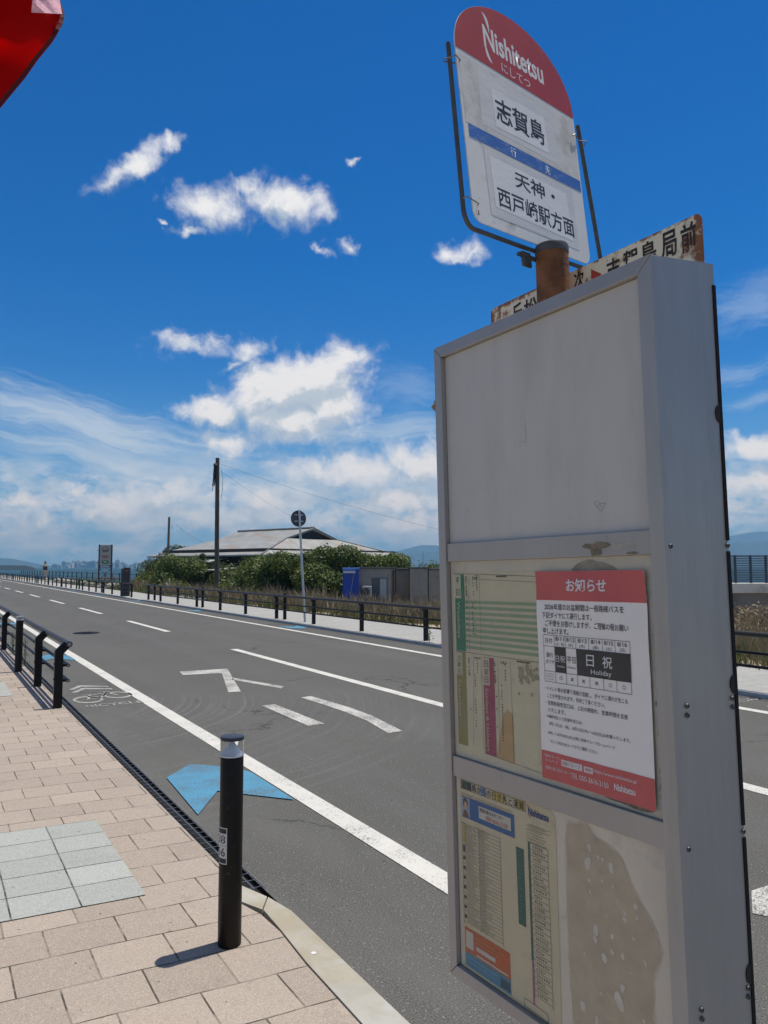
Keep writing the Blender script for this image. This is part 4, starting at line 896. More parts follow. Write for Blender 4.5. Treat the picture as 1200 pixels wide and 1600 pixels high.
# ------------------------------------------------------------------ foliage kit
def leaf_mat(name, c1, c2, c3, tint=(.16, .22, .03)):
    m = bpy.data.materials.new(name); m.use_nodes = True; q = NT(m.node_tree); b = q.n['Principled BSDF']
    g = q.new('ShaderNodeNewGeometry'); r = g.outputs['Random Per Island']
    c = q.mix(q.mapr(r, 0, .6), c1, c2); c = q.mix(q.mapr(r, .72, 1), c, c3)
    q.put(b.inputs['Base Color'], c); b.inputs['Roughness'].default_value = .5; b.inputs['Specular IOR Level'].default_value = .4
    tr = q.new('ShaderNodeBsdfTranslucent'); q.put(tr.inputs[0], q.mix(.5, c, tint))
    ms = q.new('ShaderNodeMixShader'); ms.inputs[0].default_value = .28; q.l.new(b.outputs[0], ms.inputs[1]); q.l.new(tr.outputs[0], ms.inputs[2]); q.l.new(ms.outputs[0], q.n['Material Output'].inputs[0]); return m
LEAF = leaf_mat('ivy_leaf', (.030, .058, .011), (.105, .150, .028), (.24, .27, .06)); LEAFD = leaf_mat('dark_leaf', (.012, .024, .008), (.030, .050, .014), (.075, .095, .025)); LEAFY = leaf_mat('yellow_green_leaf', (.06, .08, .014), (.12, .14, .03), (.20, .20, .05))
BARK = mat('shrub_bark', (.09, .07, .05), .9, var=.3, vscale=20)
def leaf_mesh(name, lobes, nleaf, size, m, zmin=-.6, shell=.62):
    lob = np.array(lobes, float); vol = lob[:, 3]*lob[:, 4]*lob[:, 5]; pr_ = vol**.67; pr_ /= pr_.sum()
    idx = rng.choice(len(lob), nleaf, p=pr_); d = rng.normal(size=(nleaf, 3)); d /= np.linalg.norm(d, axis=1)[:, None]
    r = shell+(1-shell)*rng.random(nleaf)**.6; r *= 1+.16*rng.normal(size=nleaf)*(rng.random(nleaf) < .35)
    c = lob[idx, :3]+d*r[:, None]*lob[idx, 3:6]
    keep = c[:, 2] > zmin; c = c[keep]; d = d[keep]; k = len(c)
    nrm = d+rng.normal(size=(k, 3))*.75+np.array([0, 0, .35]); nrm /= np.linalg.norm(nrm, axis=1)[:, None]
    a = np.cross(nrm, rng.normal(size=(k, 3))); a /= np.linalg.norm(a, axis=1)[:, None]; b_ = np.cross(nrm, a)
    s_ = size*(.6+.8*rng.random(k))[:, None]
    P_ = np.stack([c-a*s_, c-b_*s_*.55+nrm*s_*.12, c+a*s_, c+b_*s_*.55+nrm*s_*.12], 1).reshape(-1, 3)
    return npmesh(name, P_.tolist(), (np.arange(k*4).reshape(k, 4)).tolist(), m)
def shrub(pos, lobes, nleaf, size, m, label, group=None, name='shrub', stems=5, cat='shrub', shell=.62):
    o = empty(name, pos, label=label, cat=cat, group=group)
    link('foliage', leaf_mesh('foliage', lobes, nleaf, size, m, shell=shell), o)
    mb = MB()
    for lx, ly, lz, rx, ry, rz in lobes[:stems]: mb.tube([(lx*.25, ly*.25, -.4), (lx*.7, ly*.7, lz*.35), (lx, ly, lz), (lx+rx*.3, ly, lz+rz*.5)], .05, 6, r2=.015)
    mb.build('stem', BARK, o); return o
def bumpy(w, d, h, n_, z0=0, r=(.5, .9)):
    out = []
    for i in range(n_):
        x = random.uniform(-w/2, w/2); y = random.uniform(-d/2, d/2); s_ = random.uniform(*r); zt = h*(1-.35*(abs(x)/(w/2))**3)*random.uniform(.72, 1.02)-s_*.7
        out.append((x, y, z0+max(.2, zt*random.choice((1, 1, .55))), s_*1.25, s_*1.25, s_*.8))
    return out
# lateral placement follows the camera's ground frame: ax = along the view's right, ay = ahead
AXR = Vector((math.cos(YAW), -math.sin(YAW), 0)); ROTV = -YAW
def vobj(o): o.rotation_euler = (0, 0, ROTV); return o
HG = 'ivy covered shrubs in front of the grey roofed house'
HP = [(398, 43, 2.0, 1.6, 'ivy shrub at the left end of the hedge, beside the tall wooden pole', 1500), (428, 41, 2.4, 2.6, 'tall rounded ivy shrub left of the round sign pole', 2600), (470, 41, 3.0, 2.95, 'tallest ivy mound, behind the round sign pole', 3600), (520, 40, 2.8, 2.85, 'broad ivy mound directly left of the blue booth', 3200), (565, 42, 2.6, 2.75, 'ivy mound rising behind the blue booth and window shed', 2600), (605, 43, 2.4, 2.45, 'ivy mound above the shed with the rusty corner', 2200), (640, 45, 1.8, 1.95, 'low ivy mound behind the right hand sheds', 1200), (672, 46, 1.4, 1.9, 'small leafy shrub at the far right end beside the timetable case edge', 900)]
for px, k, w, h, lab, nl in HP:
    p = at(px, k, -.6); vobj(shrub(p, bumpy(w*1.1, 1.8, h+.62, 13, r=(.45, .85)), int(nl*4.2), .070, LEAF, lab, HG, 'ivy_shrub'))
SG = 'dark shrubs between the two poles'
for px, k, w, h, lab, nl, mt in [(262, 62, 2.6, 1.3, 'low dark shrub at the foot of the thin pole', 1500, LEAF), (248, 64, 1.8, 1.7, 'feathery light green shrub left of the thin pole', 1000, LEAFY), (292, 55, 3.0, 2.1, 'dark dense shrub between the thin and the tall pole', 3000, LEAFD), (318, 54, 2.6, 2.2, 'darkest broad shrub left of the tall pole', 2600, LEAFD), (278, 52, 2.4, 1.9, 'round green shrub in front of the thin pole, left of the darkest shrub', 2200, LEAF), (256, 58, 1.8, 2.3, 'dark tree like shrub covering the left end of the house eave', 1800, LEAFD), (362, 50, 2.0, 1.3, 'yellow green shrub right of the tall pole under the veranda roof', 1400, LEAFY), (282, 66, 2.6, 3.3, 'dark wind bent shrub under the left end of the house roof', 1500, LEAFD), (240, 57, 1.4, .9, 'low bright weed clump at the driveway edge', 600, LEAFY), (262, 50, 1.8, .8, 'low green clump behind the start of the fence', 700, LEAF)]:
    vobj(shrub(at(px, k, -.6), bumpy(w*1.1, 1.6, h+1.15, 13), int(nl*3.8), .080, mt, lab, SG))
# loose sprig above the roof edge
vobj(shrub(at(303, 54, .9), [(-.9+.22*i, 0, .25+.17*i, .26, .26, .22) for i in range(8)], 600, .11, LEAFD, 'leaning leafy branch of a shrub rising across the roof edge', SG))
# dry grass (uncountable)
def grass(name, zones, m, label):
    P_ = []; F_ = []; k = 0
    for (x0, x1, y0, y1, n_, h0, h1) in zones:
        X = rng.uniform(x0, x1, n_); Y = rng.uniform(y0, y1, n_)
        cl = np.sin(X*2.1+Y*.7)+np.sin(Y*1.9-X*.8)+rng.normal(size=n_)*.8
        for x, y, c_ in zip(X, Y, cl):
            if c_ < -.5: continue
            h = rng.uniform(h0, h1)*(.65+.2*max(0, c_)); a = rng.uniform(0, 6.28); w = .006+.004*rng.random()+.0005*y; z = land_z(x, y)
            dx, dy = math.cos(a)*w, math.sin(a)*w; bx, by = rng.normal(0, .32, 2)*h
            P_ += [(x-dx, y-dy, z), (x+dx, y+dy, z), (x+bx*.45+dx*.7, y+by*.45+dy*.7, z+h*.6), (x+bx*.45-dx*.7, y+by*.45-dy*.7, z+h*.6), (x+bx, y+by, z+h)]
            F_ += [(k, k+1, k+2, k+3), (k+3, k+2, k+4)]; k += 5
    return link(name, npmesh(name, P_, F_, m), label=label, cat='grass', kind='stuff')
STRAW = leaf_mat('dry_straw', (.15, .11, .07), (.29, .22, .145), (.11, .12, .05), (.24, .20, .11)); GREENG = leaf_mat('green_blade', (.06, .085, .02), (.10, .12, .03), (.22, .19, .09))
grass('dry_grass', [(11.6, 18, 10, 26, 12000, .3, .75), (11.9, 19, 26, 60, 16000, .4, .95), (10.9, 17, 3, 10, 5000, .2, .6), (17, 30, 4, 26, 9000, .45, .95), (18, 24, 26, 50, 7000, .5, 1.0)], STRAW, 'dry straw coloured grass on the verge behind the far fence')
grass('verge_grass', [(11.3, 18, 10, 26, 6500, .15, .5), (11.5, 19, 26, 60, 8000, .2, .6), (10.9, 15, 2, 10, 2600, .15, .5), (12, 15, 60, 80, 1500, .3, .8)], GREENG, 'green weeds and grass on the verge behind the far fence')

# ------------------------------------------------------------------ house with hip-and-gable sheet roof
ROOF = mat('weathered_sheet_roof', (.31, .315, .30), .6, .1, var=.22, vscale=1.6, dirt=(.36, .25, .17), dscale=.9, damt=(.55, .70), stretch=(1, .35, 1))
HWALL = mat('house_dark_timber', (.045, .04, .035), .9, var=.3, vscale=3)
cr = lambda lat, k, z: Vector((lat*math.cos(YAW)+k*math.sin(YAW), -lat*math.sin(YAW)+k*math.cos(YAW), z))
r2 = Vector((-.763, .646)); t2 = Vector((.646, .763)); Rn = Vector((-5.7, 60))
def hp_(s_, l, z): v = Rn + r2*l + t2*s_; return cr(v.x, v.y, z)
house = empty('house', hp_(0, 4, -.6), label='low house with large weathered grey hip and gable roof behind the ivy', cat='house')
hl = lambda s_, l, z: hp_(s_, l, z)-house.location
EZ, RZ, GZ2 = 2.45, 4.60, 3.78
hw, gl = 8.0, 2.7                               # half width, gable half width
mb = MB()
def thickpoly(mb, pts, th=.10): mb.prism(pts, (0, 0, -th))
Ra, Rb = hl(0, -.35, RZ), hl(0, 8.9, RZ)
Ga, Gb = hl(-gl, -.2, GZ2), hl(gl, -.2, GZ2); Gc, Gd = hl(-gl, 8.7, GZ2), hl(gl, 8.7, GZ2)
Ea, Eb, Ec, Ed = hl(-hw, -3.5, EZ), hl(hw-.8, -3.5, EZ), hl(-hw, 10.2, EZ), hl(hw, 10.2, EZ)
thickpoly(mb, [Ea, Ec, Gc, Ga]); thickpoly(mb, [Ga, Gc, Rb, Ra]); thickpoly(mb, [Eb, Gb, Gd, Ed]); thickpoly(mb, [Gb, Ra, Rb, Gd]); thickpoly(mb, [Ea, Ga, Gb, Eb]); thickpoly(mb, [Ec, Ed, Gd, Gc])
roof = mb.build('roof', ROOF, house)
mb = MB(); mb.tube([Ra+Vector((0, 0, .05)), Rb+Vector((0, 0, .05))], .09, 8); mb.tube([Ra+Vector((0, 0, .03)), Ga+Vector((0, 0, .03)), Ea+Vector((0, 0, .04))], .05, 6); mb.tube([Ra+Vector((0, 0, .03)), Gb+Vector((0, 0, .03)), Eb+Vector((0, 0, .04))], .05, 6); mb.build('ridge_cap', mat('ridge_metal', (.16, .17, .17), .6, .2), roof)
MB().prism([hl(-gl+.25, .05, GZ2+.02), hl(gl-.25, .05, GZ2+.02), hl(0, .05, RZ-.14)], hl(0, .12, 0)-hl(0, 0, 0)).build('gable', mat('gable_dark', (.035, .037, .04), .8), roof)
mb = MB()
for s_ in np.linspace(-hw, hw, 30): pass
mb.prism([hl(-hw+.9, -2.7, 0), hl(hw-.9, -2.7, 0), hl(hw-.9, 9.4, 0), hl(-hw+.9, 9.4, 0)], (0, 0, 2.9)); mb.build('wall', HWALL, house)
# veranda on the long side
mb = MB(); mb.prism([hl(-hw-1.0, 1.0, 1.95), hl(-hw-1.0, 3.6, 1.95), hl(-hw+.8, 3.6, 2.30), hl(-hw+.8, 1.0, 2.30)], (0, 0, -.06)); mb.build('veranda_roof', mat('veranda_sheet', (.40, .41, .38), .6, var=.15, vscale=1.5), house)
mb = MB(); mb.prism([hl(-hw-1.9, -1.2, 1.40), hl(-hw-1.9, .6, 1.40), hl(-hw+.5, .6, 1.62), hl(-hw+.5, -1.2, 1.62)], (0, 0, -.06)); mb.build('lean_to_roof', MATS['veranda_sheet'], house)
for l in (1.2, 3.4):
    mb = MB(); mb.tube([hl(-hw-.92, l, -.0), hl(-hw-.92, l, 2.0)], .045, 6); mb.build('veranda_post', DARKM, house)
for l, w_ in ((3.4, 1.6), (7.2, 1.8)):
    mb = MB(); a = hl(-hw+.86, l, .6); d = hl(0, w_, 0)-hl(0, 0, 0); mb.prism([a, a+d, a+d+Vector((0, 0, 1.3)), a+Vector((0, 0, 1.3))], (hl(-.05, 0, 0)-hl(0, 0, 0))); mb.build('window', mat('house_window', (.05, .07, .08), .1), house)

# ------------------------------------------------------------------ sheds, booth
SHED = mat('shed_brown_sheet', (.36, .325, .275), .55, .1, var=.08, vscale=2, dirt=(.11, .09, .07), dscale=3, damt=(.55, .75)); SHEDT = mat('shed_trim', (.12, .11, .10), .6)
def shed(pxl, pxr, k, ytop, label, rib=.18, extra=None):
    p = at(pxl, k, -.75); w = (pxr-pxl)/FPX*k; h = zat(ytop, k)+.75
    o = empty('prefab_shed', p, label=label, cat='shed', group='brown prefab sheds behind the fence'); vobj(o)
    mb = MB(); mb.box((0, 0, 0), (w, 2.3, h-.08)); x = 0
    while x < w-.03: mb.box((x, -.018, .05), (x+rib*.55, -.0005, h-.1)); x += rib
    mb.build('wall', SHED, o)
    MB().box((-.06, -.07, h-.082), (w+.06, 2.4, h), .01).build('roof', SHEDT, o)
    return o, w, h
s1, w1_, h1_ = shed(561, 617, 37, 886, 'brown prefab shed with window and air conditioner unit')
wn = MB().box((.60, -.05, .78), (1.36, -.018, 1.83)).build('window', SHEDT, s1)
MB().box((.64, -.056, .82), (.97, -.0505, 1.79)).build('pane', mat('shed_glass', (.10, .12, .13), .08), wn); MB().box((1.01, -.056, .82), (1.32, -.0505, 1.79)).build('pane', mat('shed_curtain', (.42, .44, .44), .3), wn)
mb = MB(); mb.box((.18, -.42, .9), (.62, -.12, 1.45), .02); ac = mb.build('air_conditioner', mat('ac_cream', (.52, .50, .45), .5), s1)
mb = MB(); mb.lathe([(.19, 0), (.19, .012), (.03, .014)], 20); bmesh.ops.transform(mb.b, matrix=Matrix.Translation((.34, -.421, 1.18)) @ Matrix.Rotation(math.pi/2, 4, 'X'), verts=mb.b.verts); mb.build('fan_grille', mat('ac_fan_dark', (.05, .05, .05), .6), ac)
MB().box((.2, -.35, .0), (.6, -.15, .9)).build('unit_stand', SHEDT, s1)
mb = MB(); mb.box((w1_-.13, -.07, .0), (w1_-.02, -.02, h1_-.15), .01); mb.build('corner_pipe', mat('rust_pipe', (.13, .065, .035), .8, var=.4, vscale=8), s1)
shed(619, 639, 39, 888, 'recessed narrow brown shed right of the windowed shed'); shed(640.5, 668, 38, 886, 'middle brown prefab shed with dark roof trim', .3); shed(669.5, 760, 39, 888, 'right hand brown shed partly hidden by the timetable case', .5)
p = at(535.5, 36.5, -.75); bt = vobj(empty('toilet_booth', p, label='bright blue plastic booth beside the windowed brown shed', cat='booth'))
BLUEP = mat('booth_blue', (.015, .06, .36), .45, var=.06, vscale=3); bw = .76; bh = zat(887, 36.5)+.75
MB().box((0, 0, 0), (bw, .9, bh-.12), .02).build('body', BLUEP, bt); MB().box((-.03, -.03, bh-.119), (bw+.03, .95, bh), .04).build('roof', mat('booth_roof', (.06, .14, .42), .4), bt)
MB().box((.05, -.02, .1), (bw*.62, -.0005, bh-.30), .005).build('door', mat('booth_door', (.018, .07, .40), .45), bt); MB().box((.04, -.16, bh-.26), (bw*.80, -.021, bh-.15)).build('awning', mat('booth_white', (.55, .60, .66), .4), bt)
mb = MB(); mb.tube([(bw*.72, -.03, bh-.2), (bw*.35, -.05, .35)], .012, 6); mb.build('strap', mat('strap_grey', (.4, .42, .45), .6), bt)

# ------------------------------------------------------------------ poles, wires, signs
POLE = mat('pole_weathered_wood', (.085, .075, .062), .9, var=.25, vscale=3, stretch=(4, 4, .3), bump=.4, bscale=18)
P1 = at(340.5, 48, -.5); up1 = zat(715, 48)
pl = empty('utility_pole', P1, label='tall dark utility pole with a tangle of cut cables at its top', cat='utility pole')
mb = MB(); mb.tube([(0, 0, 0), (-.05, .02, 3), (-.10, .02, up1+.5)], .165, 14, r2=.125); mb.build('shaft', POLE, pl, True)
mb = MB()
for k in range(9):
    a = random.uniform(-.5, .3); mb.tube([(-.12, -.12, up1+.15), (-.28-.1*random.random(), -.1+a*.2, up1-.1), (-.38+.2*random.random(), a*.3, up1-.55), (-.30-.15*random.random(), a*.4, up1-.9-random.random()*.7)], .022, 5)
mb.ico((-.24, -.08, up1+.02), .14, 2, .15); mb.build('cable_bundle', mat('black_cable', (.015, .015, .016), .7), pl)
mb = MB()
for z in np.arange(1.5, up1, .9): mb.tube([(-.06-.16, 0, z), (-.06+.17, 0, z)], .008, 4)
mb.build('step_bolt', DARKM, pl)
mb = MB(); mb.tube([(.1, -.08, up1-.2), (.22, -.1, up1-.7), (.2, -.1, up1-1.6), (.12, -.1, up1-2.1)], .012, 5); mb.build('loose_cable', MATS['black_cable'], pl)
P2 = at(262.5, 60, -.5); up2 = zat(808, 60)
pl2 = empty('utility_pole', P2, label='thin bare utility pole standing among low shrubs, left of the tall pole', cat='utility pole')
mb = MB(); mb.tube([(0, 0, 0), (.06, 0, up2+.5)], .115, 12, r2=.085); mb.build('shaft', mat('pole_grey_wood', (.15, .13, .11), .9, var=.2, vscale=4, stretch=(4, 4, .3)), pl2, True)
mb = MB(); mb.box((.1, -.12, 2.35), (.32, -.05, 2.5)); mb.tube([(.04, -.1, 2.4), (.2, -.1, 2.4)], .03, 6); mb.build('insulator', mat('white_ceramic', (.6, .6, .58), .4), pl2)
mb = MB(); mb.tube([(.06, 0, up2+.1), (.28, 0, up2-.05), (.3, 0, up2-.4)], .012, 5); mb.build('bracket', DARKM, pl2)
CAB = MATS['black_cable']
def wire(a, b_, sag, label, r=.0055):
    a, b_ = Vector(a), Vector(b_); pts = [a.lerp(b_, t)-Vector((0, 0, sag*4*t*(1-t))) for t in np.linspace(0, 1, 16)]
    mb = MB(); mb.tube([p-a for p in pts], r, 5); mb.build('overhead_wire', CAB, loc=a, label=label, cat='wire')
A1 = at(342, 48, zat(724, 48))
wire(A1, at(900, 44, zat(872, 44)), .5, 'long thin wire from the tall pole sagging to the right')
wire(at(343, 48, zat(735, 48)), hp_(.0, -.35, RZ+.1), .25, 'thin wire dropping from the tall pole to the house ridge')
wire(at(265, 60, zat(811, 60)), hp_(-4.5, 7, 3.35), .2, 'short thin wire from the thin pole to the house roof')
# round traffic sign seen from behind
k = 21.9; p = at(477.5, k, .045); sgn = empty('round_traffic_sign', p, label='back of a round dark grey traffic sign on a slim galvanised pole', cat='traffic sign'); top = zat(797, k)-.045
off = at(467, k, 0)-at(477.5, k, 0)
mb = MB(); mb.tube([(0, 0, 0), off*.5+Vector((0, 0, top*.5)), off+Vector((0, 0, top))], .033, 12); mb.build('pole', GALV, sgn, True)
fwd = Vector((math.sin(YAW), math.cos(YAW), 0)); dv = Vector((.05, 1, 0)).normalized()
mb = MB(); mb.lathe([(.235, 0), (.235, .006), (.225, .012)], 40); M_ = Matrix.Translation(off+dv*.04+Vector((0, 0, top-.24))) @ dv.to_track_quat('Z', 'Y').to_matrix().to_4x4(); bmesh.ops.transform(mb.b, matrix=M_, verts=mb.b.verts); mb.build('disc', SIGNBACK, sgn)
mb = MB()
for z in (top-.15, top-.33): mb.box(off+Vector((-.13, .0, z)), off+Vector((.13, .035, z+.025)))
mb.build('bracket', GALV, sgn)
sp_ = G(268, 917, 0); sp_.z = 0; sk = MB(); sk.tube([(0, 0, 0), (-.25, .1, .55)], .035, 8); sk.build('white_stake', mat('stake_white', (.7, .7, .68), .6), loc=at(268, 47, .1), label='short slanted white stake in the dry grass behind the far fence', cat='stake')
# info pylon at the driveway
p = at(199, 41.3, .02); py_ = empty('info_pylon', p, label='dark brown upright pylon with orange lettering at the fence gap', cat='pylon'); vobj(py_)
MB().box((-.16, 0, 0), (.16, .16, 1.55), .01).build('body', mat('pylon_brown', (.035, .028, .025), .5, var=.2, vscale=4), py_); MB().box((-.30, .02, 0), (-.165, .14, 1.5), .01).build('side_board', mat('pylon_grey', (.06, .065, .065), .6), py_)
sg = MB()
for z in (1.36, 1.40): sg.box((-.10, -.004, z), (.10, -.0005, z+.022))
sg.build('lettering', mat('pylon_orange', (.42, .11, .04), .5), py_)
# tall roadside sign board
k = 65; p = at(165.5, k, -.4); sb = vobj(empty('tall_sign_board', p, label='tall two legged sign board with green emblem and blue strip by the sea', cat='sign board'))
zt = zat(851, k)+.4; w = 1.05
for s_ in (-1, 1): MB().box((s_*w/2-.05, -.05, 0), (s_*w/2+.05, .05, zt)).build('leg', mat('sign_leg_brown', (.045, .03, .028), .7, var=.3, vscale=4), sb)
MB().box((-w/2+.05, -.03, zt-1.72), (w/2-.05, .05, zt-.03)).build('panel', mat('sign_panel_grey', (.34, .34, .32), .6, var=.05, vscale=4), sb); MB().box((-w/2+.05, -.035, zt-1.95), (w/2-.05, .04, zt-1.74)).build('blue_strip', mat('sign_strip_navy', (.02, .05, .14), .5), sb)
mb = MB()
for a, b_ in ((-1, 1), (1, -1)): mb.tube([(a*w/2, 0, .9), (b_*w/2, 0, zt-2.0)], .02, 5)
mb.tube([(-w/2, 0, zt-2.05), (w/2, 0, zt-2.05)], .025, 5); mb.tube([(-w/2, 0, .85), (w/2, 0, .85)], .025, 5); mb.build('brace', MATS['sign_leg_brown'], sb)
mb = MB()
for z in (zt-.5, zt-1.55): mb.tube([(-w/2-.22, 0, z), (-w/2, 0, z)], .02, 5)
mb.build('side_bracket', DARKM, sb)
mb = MB(); cz = zt-.42
for a in np.linspace(rad(20), rad(160), 5): mb.prism([(.30*math.cos(a)-.05, -.034, cz-.1+.26*math.sin(a)-.05), (.30*math.cos(a)+.05, -.034, cz-.1+.26*math.sin(a)-.05), (.32*math.cos(a)+.03, -.034, cz-.1+.30*math.sin(a)+.05), (.32*math.cos(a)-.03, -.034, cz-.1+.30*math.sin(a)+.05)], (0, -.004, 0))
mb.prism([(-.22, -.034, cz-.22), (.22, -.034, cz-.22), (.28, -.034, cz-.02), (-.28, -.034, cz-.02)], (0, -.004, 0)); mb.build('emblem', mat('emblem_grey', (.12, .12, .115), .6), sb)
mb = MB(); pts = [(-.34+.068*i, -.04, zt-.98+.07*math.sin(i*1.9)) for i in range(11)]; mb.tube(pts, .03, 5); mb.tube([(a, b_, c_-.12) for a, b_, c_ in pts[2:9]], .025, 5); mb.build('emblem', mat('emblem_red', (.36, .07, .05), .6), sb)
mb = MB(); mb.prism([(.33*math.cos(a), -.034, zt-1.48+.17*math.sin(a)) for a in np.linspace(0, 6.1, 24)], (0, -.004, 0)); mb.build('emblem', mat('emblem_green', (.04, .20, .10), .6), sb)
mb = MB(); mb.prism([(.17*math.cos(a), -.040, zt-1.46+.06*math.sin(a)) for a in np.linspace(0, 6.1, 16)], (0, -.004, 0)); mb.build('emblem', mat('emblem_pale', (.40, .44, .40), .6), sb)
mb = MB()
for x in (-.3, -.1, .1, .28): mb.box((x-.07, -.042, zt-1.9), (x+.07, -.036, zt-1.79))
mb.build('lettering', mat('strip_white', (.55, .56, .58), .5), sb)
# stone lantern
k = 98; p = at(72, k, -.2); ln = vobj(empty('stone_lantern', p, label='weathered stone lantern standing beyond the fence at the far left', cat='stone lantern'))
ST = mat('lantern_stone', (.36, .34, .31), .9, var=.3, vscale=5); hh = zat(876, k)+.2; sc_ = hh/2.75
mb = MB(); mb.lathe([(a*sc_, z*sc_) for a, z in [(.55, 0), (.55, .25), (.42, .30), (.25, .40), (.22, 1.2), (.42, 1.35), (.42, 1.5)]], 12); mb.build('shaft', ST, ln)
mb = MB(); mb.lathe([(a*sc_, z*sc_) for a, z in [(.30, 1.502), (.30, 1.95)]], 6); mb.build('fire_box', mat('lantern_dark', (.08, .075, .07), .9), ln)
mb = MB(); mb.lathe([(a*sc_, z*sc_) for a, z in [(.56, 1.952), (.58, 2.02), (.30, 2.2), (.12, 2.35), (.16, 2.5), (.13, 2.62), (.02, 2.75)]], 12); mb.build('cap', mat('lantern_cap', (.16, .155, .15), .9, var=.3), ln)
# beach fence, stones, low gate
bf = empty('beach_fence', (15.2, 60, -.3), label='thin black two bar beach fence in front of the sea', cat='fence'); nb = 30
pm = MB(); pm.box((-.04, -.04, 0), (.04, .04, 1.35)); pm = pm.mesh('post', BLACK)
for i in range(nb): link('post', pm, bf, (-.02*i, 3.2*i, 0))
for z in (.75, 1.25): mb = MB(); mb.tube([(0, 0, z), (-.02*(nb-1), 3.2*(nb-1), z)], .025, 6); mb.build('rail', BLACK, bf)
RK = mat('white_rock', (.38, .36, .31), .9, var=.25, vscale=2)
for i, (px, k) in enumerate([(161, 62), (178, 60), (186, 59), (205, 58), (214, 57), (222, 56), (230, 55.5), (150, 66), (141, 68), (133, 70), (122, 74), (112, 77), (102, 81), (93, 85)]):
    s_ = random.uniform(.25, .45); p = at(px, k, -.1)
    mb = MB(); mb.ico((0, 0, s_*.4), s_, 2, .14, (1.3, .9, .75)); mb.build('boulder', RK, loc=p, label='pale boulder in the row of rocks beyond the far left fence', cat='boulder', group='pale boulders beyond the fence')
gp = at(176, 70, -.4); gt = vobj(empty('rusty_barrier', gp, label='low rusty pipe barrier beside the tall sign board', cat='barrier'))
mb = MB(); mb.tube([(-1.3, 0, 1.0), (1.5, 0, 1.0)], .05, 6); mb.build('rail', mat('barrier_rust', (.20, .07, .045), .8, var=.2), gt)
for x in (-1.2, .2, 1.4): mb = MB(); mb.tube([(x, 0, 0), (x, 0, 1.1)], .04, 6); mb.build('post', DARKM, gt)
# driveway asphalt in the fence gap
sheet('driveway', [(11.16, 36.8), (15, 38), (24, 44), (24, 50), (15, 44.5), (11.16, 42.2)], mat('driveway_grey', (.17, .165, .155), .9, var=.12, vscale=1), .03, kind='structure')
# seawall with steel fence, right of the case
wa = at(930, 33, -.9); swl = vobj(empty('seawall', wa, label='pale concrete seawall carrying a dark steel fence, right of the timetable case', cat='seawall'))
wl = (1500-930)/FPX*33; zt = zat(911, 33)+.9; zb = zat(926, 33)+.9
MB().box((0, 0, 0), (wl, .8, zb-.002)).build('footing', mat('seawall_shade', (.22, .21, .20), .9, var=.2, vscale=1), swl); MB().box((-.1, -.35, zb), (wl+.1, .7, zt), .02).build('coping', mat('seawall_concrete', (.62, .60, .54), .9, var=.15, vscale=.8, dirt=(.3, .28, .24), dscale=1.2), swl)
sf = vobj(empty('steel_louvre_fence', wa+Vector((0, 0, zt)), label='dark blue grey louvred steel fence on top of the concrete seawall', cat='fence'))
FST = mat('fence_blue_grey', (.05, .075, .10), .5, .3); fh = zat(867.5, 33)-zat(911, 33)
x = .1; first = None
while x < wl: MB().box((x-.04, .1, 0), (x+.04, .18, fh)).build('post', FST, sf); x += .66
mb = MB(); z = .06
while z < fh-.03: mb.box((.0, .125, z), (wl, .150, z+.045)); z += .075
mb.box((.0, .12, fh-.03), (wl, .155, fh-.0)); mb.build('louvre_panel', mat('fence_slats', (.10, .135, .165), .5, .3), sf)
DRYL = leaf_mat('dry_leaf', (.09, .075, .045), (.17, .14, .085), (.10, .12, .05), (.2, .17, .09))
# right-side weeds against the wall
for i, (px, k, w, h) in enumerate([(1130, 28, 2.6, 1.0), (1175, 26, 2.4, .95), (1215, 27, 2.4, 1.1)]):
    shrub(at(px, k, -.6), bumpy(w, 1.6, h+.35, 8), 1500, .05, STRAW if i % 2 else DRYL, ['grey green scrub nearest the timetable case before the seawall', 'pale weed clump in the middle of the scrub before the seawall', 'scrub at the right edge before the seawall'][i], 'scrub before the seawall', stems=4)

# ------------------------------------------------------------------ far shore
def ridge(name, prof, k, depth, m, base=-3, seed=1):
    g = np.random.default_rng(seed); N = 90; pxs = np.linspace(prof[0][0], prof[-1][0], N); hs_ = np.interp(pxs, [p[0] for p in prof], [p[1] for p in prof])
    rows = [(-.5, 0.0), (-.36, .25), (-.2, .62), (-.08, .9), (0, 1.0), (.2, .7), (.5, .0)]; vs_ = []
    for dk, f_ in rows:
        for px, y in zip(pxs, hs_):
            kk = k+dk*depth; z = zat(y, k); zz = base+(z-base)*f_*(1+.05*g.normal()*(0 < f_ < 1)); q_ = at(px, kk); vs_.append((q_.x, q_.y, zz))
    fs_ = [(j*N+i, j*N+i+1, (j+1)*N+i+1, (j+1)*N+i) for j in range(len(rows)-1) for i in range(N-1)]
    return link(name, npmesh(name, vs_, fs_, m), kind='structure')
HILL = mat('hill_forest', (.022, .042, .022), .95, var=.4, vscale=.012)
ridge('hills', [(540, 884), (600, 866), (630, 859), (655, 852), (680, 852), (720, 858), (800, 850), (900, 842), (1000, 846), (1080, 842), (1130, 840), (1165, 833), (1190, 830), (1230, 834), (1300, 846), (1400, 858), (1500, 870)], 5600, 1400, HILL, seed=2)
ridge('hills', [(560, 884), (610, 872), (640, 864), (690, 862), (760, 868), (900, 866), (1100, 852), (1200, 846), (1350, 866), (1450, 880)], 4300, 900, HILL, seed=3)
ridge('hills', [(-160, 878), (-80, 872), (-10, 871.5), (20, 873), (45, 878), (75, 884), (110, 887.5)], 4200, 700, HILL, seed=4)
